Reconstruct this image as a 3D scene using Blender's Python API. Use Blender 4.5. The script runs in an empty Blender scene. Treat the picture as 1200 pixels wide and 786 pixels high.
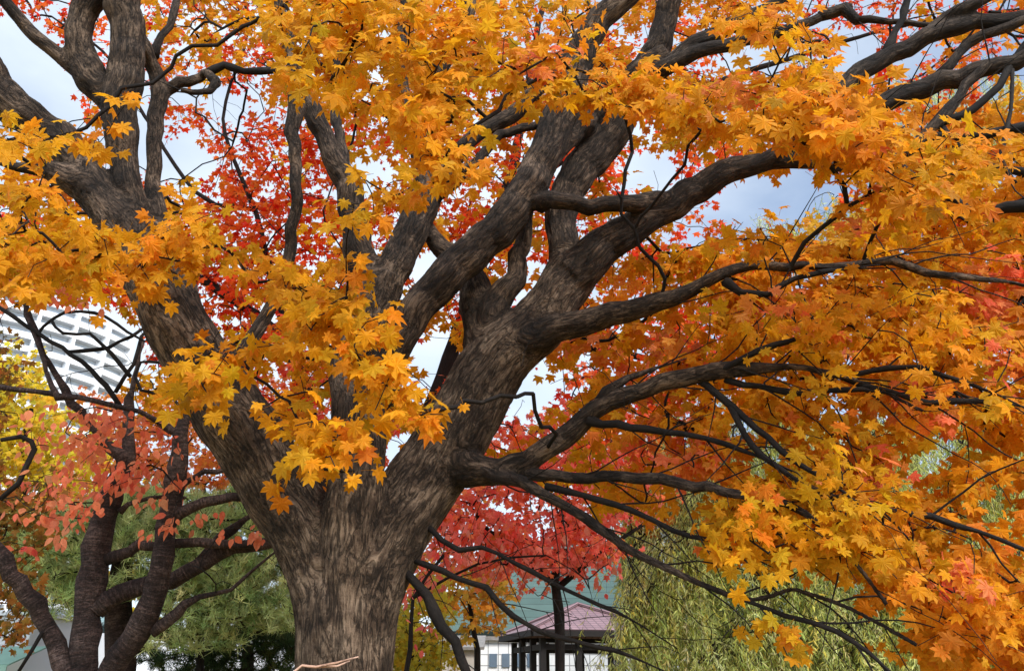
import bpy, math, random
import numpy as np
from mathutils import Vector, noise as mnoise

rng = np.random.default_rng(7)
random.seed(7)
scene = bpy.context.scene
C = scene.collection

# ---------------------------------------------------------------- camera, sky, sun, exposure
F_PX, PITCH, EYE = 906.0, math.radians(24.0), 1.6
cam_d = bpy.data.cameras.new("camera")
cam_d.sensor_width = 36.0
cam_d.lens = 36.0 * F_PX / 1200.0
cam_d.clip_start = 0.05
cam_d.clip_end = 4000
cam = bpy.data.objects.new("camera", cam_d)
cam.location = (0, 0, EYE)
cam.rotation_euler = (math.radians(90) + PITCH, 0, 0)
C.objects.link(cam)
scene.camera = cam

SUN_EL, SUN_AZ = math.radians(43), math.radians(34)      # azimuth measured from behind the camera, towards its left
world = bpy.data.worlds.new("World")
scene.world = world
world.use_nodes = True
wn, wl = world.node_tree.nodes, world.node_tree.links
wn.clear()
w_out = wn.new("ShaderNodeOutputWorld")
w_bg = wn.new("ShaderNodeBackground")
w_bg.inputs["Strength"].default_value = 0.15
sky = wn.new("ShaderNodeTexSky")
sky.sky_type = 'NISHITA'
sky.sun_disc = False
sky.sun_elevation = SUN_EL
sky.sun_rotation = math.radians(180) - SUN_AZ
sky.air_density = 1.0
sky.dust_density = 0.6
sky.ozone_density = 1.5
sky.air_density = 1.0
w_tc = wn.new("ShaderNodeTexCoord")
w_map = wn.new("ShaderNodeMapping")
w_map.inputs["Scale"].default_value = (1.0, 1.0, 1.9)
w_map.inputs["Location"].default_value = (0.35, 0.2, 0.0)
w_n = wn.new("ShaderNodeTexNoise")
w_n.inputs["Scale"].default_value = 2.1
w_n.inputs["Detail"].default_value = 7.0
w_n.inputs["Roughness"].default_value = 0.52
w_r = wn.new("ShaderNodeValToRGB")
w_r.color_ramp.elements[0].position = 0.36
w_r.color_ramp.elements[0].color = (0, 0, 0, 1)
w_r.color_ramp.elements[1].position = 0.60
w_r.color_ramp.elements[1].color = (1, 1, 1, 1)
w_mul = wn.new("ShaderNodeMath"); w_mul.operation = 'MULTIPLY_ADD'
w_mul.inputs[1].default_value = 0.50
w_mul.inputs[2].default_value = 0.42
w_mix = wn.new("ShaderNodeMix"); w_mix.data_type = 'RGBA'
w_mix.inputs["B"].default_value = (4.3, 4.85, 5.5, 1)
wl.new(w_tc.outputs["Generated"], w_map.inputs["Vector"])
wl.new(w_map.outputs["Vector"], w_n.inputs["Vector"])
wl.new(w_n.outputs["Fac"], w_r.inputs["Fac"])
wl.new(w_r.outputs["Color"], w_mul.inputs[0])
w_sep = wn.new("ShaderNodeSeparateXYZ"); wl.new(w_tc.outputs["Generated"], w_sep.inputs[0])
w_gr = wn.new("ShaderNodeMapRange")          # cloudier on the left half of the sky, clearing to the right
w_gr.inputs["From Min"].default_value = 0.05; w_gr.inputs["From Max"].default_value = 0.32
w_gr.inputs["To Min"].default_value = 0.12; w_gr.inputs["To Max"].default_value = -0.22
wl.new(w_sep.outputs["X"], w_gr.inputs["Value"])
w_add = wn.new("ShaderNodeMath"); w_add.operation = 'ADD'; w_add.use_clamp = True
wl.new(w_mul.outputs[0], w_add.inputs[0]); wl.new(w_gr.outputs["Result"], w_add.inputs[1])
wl.new(w_add.outputs[0], w_mix.inputs["Factor"])
wl.new(sky.outputs["Color"], w_mix.inputs["A"])
w_fill = wn.new("ShaderNodeMapRange")          # added soft front fill: unseen sky behind the viewer brightened
w_fill.inputs["From Min"].default_value = 0.1; w_fill.inputs["From Max"].default_value = -0.5
w_fill.inputs["To Min"].default_value = 1.0; w_fill.inputs["To Max"].default_value = 1.9
wl.new(w_sep.outputs["Y"], w_fill.inputs["Value"])
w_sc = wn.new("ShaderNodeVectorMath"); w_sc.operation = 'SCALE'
wl.new(w_mix.outputs["Result"], w_sc.inputs[0]); wl.new(w_fill.outputs["Result"], w_sc.inputs["Scale"])
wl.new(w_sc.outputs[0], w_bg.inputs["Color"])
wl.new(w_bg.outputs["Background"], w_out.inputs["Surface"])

sun_d = bpy.data.lights.new("sun", 'SUN')
sun_d.energy = 2.8
sun_d.angle = math.radians(14)
sun_d.color = (1.0, 0.94, 0.86)
sun = bpy.data.objects.new("sun", sun_d)
to_sun = Vector((math.sin(SUN_AZ) * math.cos(SUN_EL), -math.cos(SUN_AZ) * math.cos(SUN_EL), math.sin(SUN_EL)))
sun.rotation_euler = to_sun.to_track_quat('Z', 'Y').to_euler()
C.objects.link(sun)
scene.view_settings.view_transform = 'Standard'
scene.view_settings.look = 'None'
scene.view_settings.exposure = 0.54
scene.view_settings.gamma = 1.0
scene.cycles.max_bounces = 10
scene.cycles.diffuse_bounces = 8
scene.cycles.transparent_max_bounces = 4
scene.cycles.transmission_bounces = 8

# ---------------------------------------------------------------- helpers
CP, SP = math.cos(PITCH), math.sin(PITCH)
def P(px, py, D):
    """photo direction (px, py) at horizontal distance D in front of the viewer -> world point"""
    x = (np.asarray(px, float) - 600) / F_PX
    y = (393 - np.asarray(py, float)) / F_PX
    Y = CP - y * SP
    Z = SP + y * CP
    D = np.asarray(D, float)
    return np.stack([x / Y * D, D + 0 * x, EYE + Z / Y * D], -1)
def PX(px, py, D):
    """metres per photo pixel at that place"""
    y = (393 - np.asarray(py, float)) / F_PX
    return D / (CP - y * SP) / F_PX

def props(o, label=None, cat=None, group=None, kind=None):
    if label: o["label"] = label
    if cat: o["category"] = cat
    if group: o["group"] = group
    if kind: o["kind"] = kind
    return o
def thing(name, label, cat, loc=(0, 0, 0), group=None):
    o = bpy.data.objects.new(name, None)
    o.empty_display_size = 0.2
    o.location = loc
    C.objects.link(o)
    return props(o, label, cat, group)

def make_mesh(name, verts, faces, mat, parent=None, smooth=False, col=None, vec=None, loc=None, mats=None):
    """faces: list of (M,n) int arrays"""
    verts = np.asarray(verts, np.float64)
    off = np.zeros(3)
    if parent is not None:
        off = np.array(parent.get("_org", (0, 0, 0))) if False else org(parent)
    elif loc is not None:
        off = np.asarray(loc, float)
    v = (verts - off).astype(np.float32)
    me = bpy.data.meshes.new(name)
    me.vertices.add(len(v)); me.vertices.foreach_set("co", v.ravel())
    idx = np.concatenate([f.ravel() for f in faces]).astype(np.int32)
    tot = np.concatenate([np.full(len(f), f.shape[1]) for f in faces]).astype(np.int32)
    st = np.concatenate([[0], np.cumsum(tot)[:-1]]).astype(np.int32)
    me.loops.add(len(idx)); me.loops.foreach_set("vertex_index", idx)
    me.polygons.add(len(tot)); me.polygons.foreach_set("loop_start", st)
    me.update(calc_edges=True)
    me.polygons.foreach_set("use_smooth", np.full(len(tot), smooth, dtype=bool))
    if col is not None:
        a = me.attributes.new("tint", 'FLOAT_COLOR', 'POINT')
        c4 = np.ones((len(v), 4), np.float32); c4[:, :3] = col
        a.data.foreach_set("color", c4.ravel())
    if vec is not None:
        a = me.attributes.new("grain", 'FLOAT_VECTOR', 'POINT')
        a.data.foreach_set("vector", np.asarray(vec, np.float32).ravel())
    me.materials.append(mat)
    if mats is not None:
        me.materials.append(mats[0])
        me.polygons.foreach_set("material_index", mats[1].astype(np.int32))
    o = bpy.data.objects.new(name, me)
    C.objects.link(o)
    if parent is not None: o.parent = parent
    elif loc is not None: o.location = loc
    return o
def org(o):
    p = np.array(o.location)
    while o.parent is not None:
        o = o.parent; p = p + np.array(o.location)
    return p

class Soup:
    def __init__(s): s.v, s.f, s.c, s.g, s.n = [], {}, [], [], 0
    def add(s, v, fs, col=None, g=None):
        v = np.asarray(v, float)
        for f in fs:
            f = np.asarray(f, int)
            if len(f): s.f.setdefault(f.shape[1], []).append(f + s.n)
        s.v.append(v)
        s.c.append(np.broadcast_to(col if col is not None else (.5, .5, .5), (len(v), 3)))
        s.g.append(g if g is not None else v)
        s.n += len(v)
    def box(s, c, d, rz=0.0):
        x, y, z = np.asarray(d, float) / 2
        v = np.array([[a, b, e] for a in (-x, x) for b in (-y, y) for e in (-z, z)])
        r = np.array([[math.cos(rz), -math.sin(rz), 0], [math.sin(rz), math.cos(rz), 0], [0, 0, 1]])
        s.add(v @ r.T + np.asarray(c, float), [np.array([[0, 1, 3, 2], [4, 6, 7, 5], [0, 4, 5, 1], [2, 3, 7, 6], [0, 2, 6, 4], [1, 5, 7, 3]])])
        return s
    def build(s, name, mat, parent=None, smooth=False, col=False, grain=False, loc=None):
        if not s.v: return None
        return make_mesh(name, np.concatenate(s.v), [np.concatenate(f) for f in s.f.values()], mat, parent, smooth,
                         np.concatenate(s.c) if col else None, np.concatenate(s.g) if grain else None, loc)

def frames(p):
    p = np.asarray(p, float)
    t = np.gradient(p, axis=0); t /= np.linalg.norm(t, axis=1)[:, None] + 1e-9
    u = np.cross(t[0], [0.13, 1, 0.21]); u /= np.linalg.norm(u)
    U = [u]
    for i in range(1, len(p)):
        u = U[-1] - t[i] * np.dot(U[-1], t[i]); u /= np.linalg.norm(u) + 1e-9; U.append(u)
    U = np.array(U)
    return t, U, np.cross(t, U)
def tube(s, p, r, n=6, cap=True, rough=0.0, l0=0.0):
    p = np.asarray(p, float); r = np.broadcast_to(np.asarray(r, float), (len(p),))
    t, U, V = frames(p)
    a = np.arange(n) * 2 * math.pi / n
    ca, sa = np.cos(a), np.sin(a)
    rr = r[:, None] * (1 + rough * rng.normal(size=(len(p), n)))
    v = p[:, None] + rr[..., None] * (U[:, None] * ca[None, :, None] + V[:, None] * sa[None, :, None])
    L = l0 + np.concatenate([[0], np.cumsum(np.linalg.norm(np.diff(p, axis=0), axis=1))])
    g = np.stack([r[:, None] * ca, r[:, None] * sa, np.broadcast_to(L[:, None], (len(p), n))], -1)
    i = np.arange(len(p) - 1)[:, None] * n; j = np.arange(n)[None]
    k = (j + 1) % n
    q = np.stack([i + j, i + k, i + n + k, i + n + j], -1).reshape(-1, 4)
    v = v.reshape(-1, 3); g = g.reshape(-1, 3)
    fs = [q]
    if cap:
        m = len(v)
        v = np.vstack([v, p[0], p[-1]]); g = np.vstack([g, [0, 0, L[0]], [0, 0, L[-1]]])
        e = (len(p) - 1) * n
        jj = np.arange(n); kk = (jj + 1) % n
        fs.append(np.vstack([np.stack([kk, jj, np.full(n, m)], -1), np.stack([e + jj, e + kk, np.full(n, m + 1)], -1)]))
    s.add(v, fs, g=g)

def catmull(p, step):
    p = np.asarray(p, float)
    if len(p) < 3:
        n = max(2, int(np.linalg.norm(p[1, :3] - p[0, :3]) / step) + 1)
        return p[0] + (p[1] - p[0]) * np.linspace(0, 1, n)[:, None]
    q = np.vstack([2 * p[0] - p[1], p, 2 * p[-1] - p[-2]])
    out = []
    for i in range(1, len(q) - 2):
        n = max(1, int(round(np.linalg.norm(q[i + 1, :3] - q[i, :3]) / step)))
        t = (np.arange(n) / n)[:, None]
        a, b, c, d = q[i - 1], q[i], q[i + 1], q[i + 2]
        out.append(0.5 * (2 * b + (c - a) * t + (2 * a - 5 * b + 4 * c - d) * t ** 2 + (-a + 3 * b - 3 * c + d) * t ** 3))
    out.append(q[-2][None])
    return np.vstack(out)

# ---------------------------------------------------------------- materials
def new_mat(name):
    m = bpy.data.materials.new(name); m.use_nodes = True
    nt = m.node_tree; nt.nodes.clear()
    return m, nt.nodes, nt.links
def N(nodes, t, **kw):
    n = nodes.new(t)
    for k, v in kw.items():
        if k in n.inputs: n.inputs[k].default_value = v
        else: setattr(n, k, v)
    return n
def ramp(nodes, stops):
    r = nodes.new("ShaderNodeValToRGB")
    e = r.color_ramp.elements
    while len(e) < len(stops): e.new(0.5)
    for x, (p, c) in zip(e, stops):
        x.position = p; x.color = (*c, 1)
    return r
def mat_bark(name, dark, mid, light, scale=1.0, stretch=0.26, bump=0.6, rings=False):
    m, n, l = new_mat(name)
    out = N(n, "ShaderNodeOutputMaterial"); b = N(n, "ShaderNodeBsdfPrincipled", Roughness=0.85)
    b.inputs["Specular IOR Level"].default_value = 0.25
    at = N(n, "ShaderNodeAttribute", attribute_name="grain")
    mp = N(n, "ShaderNodeMapping")
    mp.inputs["Scale"].default_value = (scale, scale, scale * stretch)
    l.new(at.outputs["Vector"], mp.inputs["Vector"])
    warp = N(n, "ShaderNodeTexNoise", Scale=6.0, Detail=3.0)
    l.new(mp.outputs["Vector"], warp.inputs["Vector"])
    mixv = N(n, "ShaderNodeVectorMath", operation='MULTIPLY_ADD')
    mixv.inputs[1].default_value = (0.10, 0.10, 0.10)
    l.new(warp.outputs["Color"], mixv.inputs[0]); l.new(mp.outputs["Vector"], mixv.inputs[2])
    fis = N(n, "ShaderNodeTexNoise", Scale=34.0, Detail=8.0, Roughness=0.66)
    l.new(mixv.outputs[0], fis.inputs["Vector"])
    big = N(n, "ShaderNodeTexNoise", Scale=3.4, Detail=5.0, Roughness=0.62)
    l.new(at.outputs["Vector"], big.inputs["Vector"])
    fine = N(n, "ShaderNodeTexNoise", Scale=90.0, Detail=4.0, Roughness=0.7)
    l.new(at.outputs["Vector"], fine.inputs["Vector"])
    r1 = ramp(n, [(0.34, dark), (0.5, mid), (0.68, light)])
    a1 = N(n, "ShaderNodeMath", operation='MULTIPLY_ADD'); a1.inputs[1].default_value = 0.62
    l.new(big.outputs["Fac"], a1.inputs[0])
    a2 = N(n, "ShaderNodeMath", operation='MULTIPLY_ADD'); a2.inputs[1].default_value = 0.55
    l.new(fis.outputs["Fac"], a2.inputs[0])
    a3 = N(n, "ShaderNodeMath", operation='MULTIPLY_ADD'); a3.inputs[1].default_value = 0.22
    a3.inputs[2].default_value = -0.19
    l.new(fine.outputs["Fac"], a3.inputs[0])
    l.new(a3.outputs[0], a2.inputs[2]); l.new(a2.outputs[0], a1.inputs[2])
    l.new(a1.outputs[0], r1.inputs["Fac"])
    rid = N(n, "ShaderNodeTexNoise", Scale=21.0, Detail=7.0, Roughness=0.6, Distortion=0.8)
    l.new(mixv.outputs[0], rid.inputs["Vector"])
    rab = N(n, "ShaderNodeMath", operation='SUBTRACT'); rab.inputs[1].default_value = 0.5
    l.new(rid.outputs["Fac"], rab.inputs[0])
    rab2 = N(n, "ShaderNodeMath", operation='ABSOLUTE'); l.new(rab.outputs[0], rab2.inputs[0])
    edge = N(n, "ShaderNodeMapRange"); edge.inputs["From Max"].default_value = 0.05; edge.inputs["To Min"].default_value = 0.22
    l.new(rab2.outputs[0], edge.inputs["Value"])
    mul = N(n, "ShaderNodeMix", data_type='RGBA', blend_type='MULTIPLY'); mul.inputs["Factor"].default_value = 0.8
    l.new(r1.outputs["Color"], mul.inputs["A"]); l.new(edge.outputs["Result"], mul.inputs["B"])
    mp2 = N(n, "ShaderNodeMapping"); mp2.inputs["Scale"].default_value = (scale, scale, scale * 0.085)
    wv = N(n, "ShaderNodeVectorMath", operation='MULTIPLY_ADD'); wv.inputs[1].default_value = (0.05, 0.05, 0.05)
    l.new(warp.outputs["Color"], wv.inputs[0]); l.new(at.outputs["Vector"], wv.inputs[2]); l.new(wv.outputs[0], mp2.inputs["Vector"])
    stn = N(n, "ShaderNodeTexNoise", Scale=105.0, Detail=6.0, Roughness=0.6); l.new(mp2.outputs["Vector"], stn.inputs["Vector"])
    str_ = N(n, "ShaderNodeMapRange"); str_.inputs["From Min"].default_value = 0.52; str_.inputs["From Max"].default_value = 0.66; str_.inputs["To Max"].default_value = 0.8
    l.new(stn.outputs["Fac"], str_.inputs["Value"])
    bigr = N(n, "ShaderNodeMapRange"); bigr.inputs["From Min"].default_value = 0.40; bigr.inputs["From Max"].default_value = 0.62
    l.new(big.outputs["Fac"], bigr.inputs["Value"])
    sm = N(n, "ShaderNodeMath", operation='MULTIPLY'); l.new(str_.outputs["Result"], sm.inputs[0]); l.new(bigr.outputs["Result"], sm.inputs[1])
    lm = N(n, "ShaderNodeMix", data_type='RGBA'); lm.inputs["B"].default_value = (*light, 1)
    l.new(sm.outputs[0], lm.inputs["Factor"]); l.new(mul.outputs["Result"], lm.inputs["A"])
    colr = lm.outputs["Result"]
    hgt = a2.outputs[0]
    if rings:
        w = N(n, "ShaderNodeTexNoise", Scale=1.0, Detail=3.0)
        m2 = N(n, "ShaderNodeMapping"); m2.inputs["Scale"].default_value = (6, 6, 75)
        l.new(at.outputs["Vector"], m2.inputs["Vector"]); l.new(m2.outputs["Vector"], w.inputs["Vector"])
        rr = ramp(n, [(0.45, (0.6, 0.6, 0.6)), (0.62, (1.25, 1.2, 1.2))])
        l.new(w.outputs["Fac"], rr.inputs["Fac"])
        mm = N(n, "ShaderNodeMix", data_type='RGBA', blend_type='MULTIPLY'); mm.inputs["Factor"].default_value = 0.9
        l.new(colr, mm.inputs["A"]); l.new(rr.outputs["Color"], mm.inputs["B"])
        colr = mm.outputs["Result"]
        hgt = w.outputs["Fac"]
    l.new(colr, b.inputs["Base Color"])
    hm = N(n, "ShaderNodeMath", operation='MULTIPLY_ADD'); hm.inputs[1].default_value = 0.45
    l.new(edge.outputs["Result"], hm.inputs[0]); l.new(hgt, hm.inputs[2])
    bp = N(n, "ShaderNodeBump", Strength=bump, Distance=0.03)
    l.new(hm.outputs[0], bp.inputs["Height"]); l.new(bp.outputs["Normal"], b.inputs["Normal"])
    l.new(b.outputs[0], out.inputs[0])
    return m
def mat_leaf(name, trans=0.42, rough=0.55, gain=1.0, spec=0.14):
    m, n, l = new_mat(name)
    out = N(n, "ShaderNodeOutputMaterial")
    at = N(n, "ShaderNodeAttribute", attribute_name="tint")
    no = N(n, "ShaderNodeTexNoise", Scale=55.0, Detail=3.0)
    tc = N(n, "ShaderNodeTexCoord"); l.new(tc.outputs["Object"], no.inputs["Vector"])
    mr = N(n, "ShaderNodeMapRange"); mr.inputs["To Min"].default_value = 0.72 * gain; mr.inputs["To Max"].default_value = 1.25 * gain
    l.new(no.outputs["Fac"], mr.inputs["Value"])
    mu = N(n, "ShaderNodeMix", data_type='RGBA', blend_type='MULTIPLY'); mu.inputs["Factor"].default_value = 1.0
    l.new(at.outputs["Color"], mu.inputs["A"]); l.new(mr.outputs["Result"], mu.inputs["B"])
    sp = N(n, "ShaderNodeTexNoise", Scale=120.0, Detail=2.0); l.new(tc.outputs["Object"], sp.inputs["Vector"])
    sr = N(n, "ShaderNodeMapRange"); sr.inputs["From Min"].default_value = 0.66; sr.inputs["From Max"].default_value = 0.72; sr.inputs["To Max"].default_value = 0.55
    l.new(sp.outputs["Fac"], sr.inputs["Value"])
    brn = N(n, "ShaderNodeMix", data_type='RGBA', blend_type='MULTIPLY'); brn.inputs["B"].default_value = (0.42, 0.28, 0.25, 1)
    l.new(sr.outputs["Result"], brn.inputs["Factor"]); l.new(mu.outputs["Result"], brn.inputs["A"])
    mu = brn
    b = N(n, "ShaderNodeBsdfPrincipled", Roughness=rough); b.inputs["Specular IOR Level"].default_value = spec
    t = N(n, "ShaderNodeBsdfTranslucent")
    l.new(mu.outputs["Result"], b.inputs["Base Color"]); l.new(mu.outputs["Result"], t.inputs["Color"])
    mx = N(n, "ShaderNodeMixShader"); mx.inputs[0].default_value = trans
    l.new(b.outputs[0], mx.inputs[1]); l.new(t.outputs[0], mx.inputs[2]); l.new(mx.outputs[0], out.inputs[0])
    return m
def mat_plain(name, c1, c2=None, scale=6.0, rough=0.7, metal=0.0, bump=0.0, coord="Object"):
    m, n, l = new_mat(name)
    out = N(n, "ShaderNodeOutputMaterial"); b = N(n, "ShaderNodeBsdfPrincipled", Roughness=rough, Metallic=metal)
    if c2 is None: c2 = tuple(x * 0.8 for x in c1)
    tc = N(n, "ShaderNodeTexCoord"); no = N(n, "ShaderNodeTexNoise", Scale=scale, Detail=6.0, Roughness=0.6)
    l.new(tc.outputs[coord], no.inputs["Vector"])
    r = ramp(n, [(0.3, c2), (0.7, c1)])
    l.new(no.outputs["Fac"], r.inputs["Fac"]); l.new(r.outputs["Color"], b.inputs["Base Color"])
    if bump:
        bp = N(n, "ShaderNodeBump", Strength=bump, Distance=0.02)
        l.new(no.outputs["Fac"], bp.inputs["Height"]); l.new(bp.outputs["Normal"], b.inputs["Normal"])
    l.new(b.outputs[0], out.inputs[0])
    return m
def mat_tiles(name, c1, c2, line, w, h, mortar, rough=0.6, offset=0.0, rot=(0, 0, 0)):
    m, n, l = new_mat(name)
    out = N(n, "ShaderNodeOutputMaterial"); b = N(n, "ShaderNodeBsdfPrincipled", Roughness=rough)
    at = N(n, "ShaderNodeAttribute", attribute_name="grain")
    br = N(n, "ShaderNodeTexBrick"); br.offset = offset; br.squash = 1.0
    br.inputs["Scale"].default_value = 1.0
    br.inputs["Color1"].default_value = (*c1, 1); br.inputs["Color2"].default_value = (*c2, 1); br.inputs["Mortar"].default_value = (*line, 1)
    br.inputs["Brick Width"].default_value = w; br.inputs["Row Height"].default_value = h; br.inputs["Mortar Size"].default_value = mortar
    l.new(at.outputs["Vector"], br.inputs["Vector"])
    no = N(n, "ShaderNodeTexNoise", Scale=1.5, Detail=5.0); l.new(at.outputs["Vector"], no.inputs["Vector"])
    mr = N(n, "ShaderNodeMapRange"); mr.inputs["To Min"].default_value = 0.75; mr.inputs["To Max"].default_value = 1.15
    l.new(no.outputs["Fac"], mr.inputs["Value"])
    mu = N(n, "ShaderNodeMix", data_type='RGBA', blend_type='MULTIPLY'); mu.inputs["Factor"].default_value = 1.0
    l.new(br.outputs["Color"], mu.inputs["A"]); l.new(mr.outputs["Result"], mu.inputs["B"])
    l.new(mu.outputs["Result"], b.inputs["Base Color"])
    bp = N(n, "ShaderNodeBump", Strength=0.5, Distance=0.02); bp.invert = True
    l.new(br.outputs["Fac"], bp.inputs["Height"]); l.new(bp.outputs["Normal"], b.inputs["Normal"])
    l.new(b.outputs[0], out.inputs[0])
    return m

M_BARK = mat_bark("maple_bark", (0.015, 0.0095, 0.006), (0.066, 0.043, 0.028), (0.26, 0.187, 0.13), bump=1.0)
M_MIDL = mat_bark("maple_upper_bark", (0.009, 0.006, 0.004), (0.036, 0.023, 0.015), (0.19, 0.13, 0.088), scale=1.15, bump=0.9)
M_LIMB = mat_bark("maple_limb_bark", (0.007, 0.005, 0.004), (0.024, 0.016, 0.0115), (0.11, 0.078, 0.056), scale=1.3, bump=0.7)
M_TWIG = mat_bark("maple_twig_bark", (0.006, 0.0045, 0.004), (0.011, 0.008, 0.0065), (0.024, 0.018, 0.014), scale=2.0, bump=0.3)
M_CHERRY = mat_bark("cherry_bark", (0.016, 0.010, 0.009), (0.050, 0.031, 0.026), (0.14, 0.098, 0.085), scale=1.2, stretch=2.2, bump=0.6, rings=True)
M_LEAF = mat_leaf("leaf_tissue", 0.55)
M_NEEDLE = mat_leaf("needle_tissue", 0.2, 0.6)

# ---------------------------------------------------------------- leaf shapes (base at origin, tip along +y, normal +z)
def maple_shape(lobes, shoulders=True, notch_z=-0.05):
    """lobes: (angle_deg, length) on the right-hand side incl. 0"""
    L = sorted(lobes)
    full = [(-a, r) for a, r in reversed(L) if a > 0] + L
    pts = []
    c0 = np.array([0, 0.22])
    for i, (a, r) in enumerate(full):
        A = math.radians(a)
        d = np.array([math.sin(A), math.cos(A)]); pr = np.array([d[1], -d[0]])
        if i > 0:
            a2 = math.radians((a + full[i - 1][0]) / 2); rr = 0.68 * min(r, full[i - 1][1])
            pts.append((*(rr * np.array([math.sin(a2), math.cos(a2)])), notch_z))
        if shoulders:
            w = 0.135 * r + 0.025
            pts.append((*(d * r * 0.72 - pr * w), -0.005))
        pts.append((*(d * r), -0.10 * r))
        if shoulders: pts.append((*(d * r * 0.72 + pr * w), -0.005))
    pts.append((0.07, -0.02, 0.0)); pts.append((-0.07, -0.02, 0.0))
    v = np.array([(0, 0.26, 0.04)] + pts)
    v[:, 1] += 0.0
    n = len(pts)
    f = np.array([[0, 1 + (i + 1) % n, 1 + i] for i in range(n)])
    return v, f
LEAF_BIG = maple_shape([(0, 1.0), (36, 0.93), (76, 0.72), (118, 0.40)])
LEAF_MID = maple_shape([(0, 1.0), (38, 0.92), (80, 0.66)])
LEAF_SML = maple_shape([(0, 1.0), (42, 0.9), (88, 0.62)], shoulders=False)
_ov = [(0, 0, 0), (0.28, 0.22, 0), (0.36, 0.5, -.01), (0.22, 0.82, -.03), (0, 1.08, -.10), (-0.22, 0.82, -.03), (-0.36, 0.5, -.01), (-0.28, 0.22, 0), (0, 0.5, -.06)]
LEAF_OVAL = (np.array(_ov, float), np.array([[8, (i + 1) % 8, i] for i in range(8)]))
LEAF_LANCE = (np.array([(0, 0, 0), (0.08, 0.4, 0.01), (0, 1, -0.08), (-0.08, 0.4, 0.01)], float), np.array([[0, 1, 2], [0, 2, 3]]))

def unit(a): return a / (np.linalg.norm(a, axis=-1, keepdims=True) + 1e-9)
def put_leaves(soup, shape, base, tip, nrm, size, col, bend=0.25):
    sv, sf = shape
    n = len(base)
    tip = unit(tip); side = unit(np.cross(tip, nrm)); nrm = np.cross(side, tip)
    wid = rng.uniform(0.82, 1.12, n)
    crl = rng.normal(0.22, bend + .08, n)
    cup = rng.normal(0.05, 0.25, n)
    x = sv[None, :, 0] * wid[:, None] * size[:, None]
    y = sv[None, :, 1] * size[:, None]
    z = (sv[None, :, 2] - crl[:, None] * sv[None, :, 1] ** 2 * 0.6 + cup[:, None] * sv[None, :, 0] ** 2) * size[:, None]
    v = base[:, None] + x[..., None] * side[:, None] + y[..., None] * tip[:, None] + z[..., None] * nrm[:, None]
    f = sf[None] + (np.arange(n) * len(sv))[:, None, None]
    c = np.repeat(col, len(sv), axis=0)
    soup.add(v.reshape(-1, 3), [f.reshape(-1, 3)], col=c)

def pick(pal, n):
    pal = np.array(pal, float)
    w = pal[:, 3] / pal[:, 3].sum()
    i = rng.choice(len(pal), n, p=w); j = rng.choice(len(pal), n, p=w)
    t = rng.uniform(0, 0.5, n)[:, None]
    c = pal[i, :3] * (1 - t) + pal[j, :3] * t
    return np.clip(c * rng.uniform(0.82, 1.14, (n, 1)) * (1 + rng.normal(0, 0.04, (n, 3))), 0, 0.95)

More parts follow.
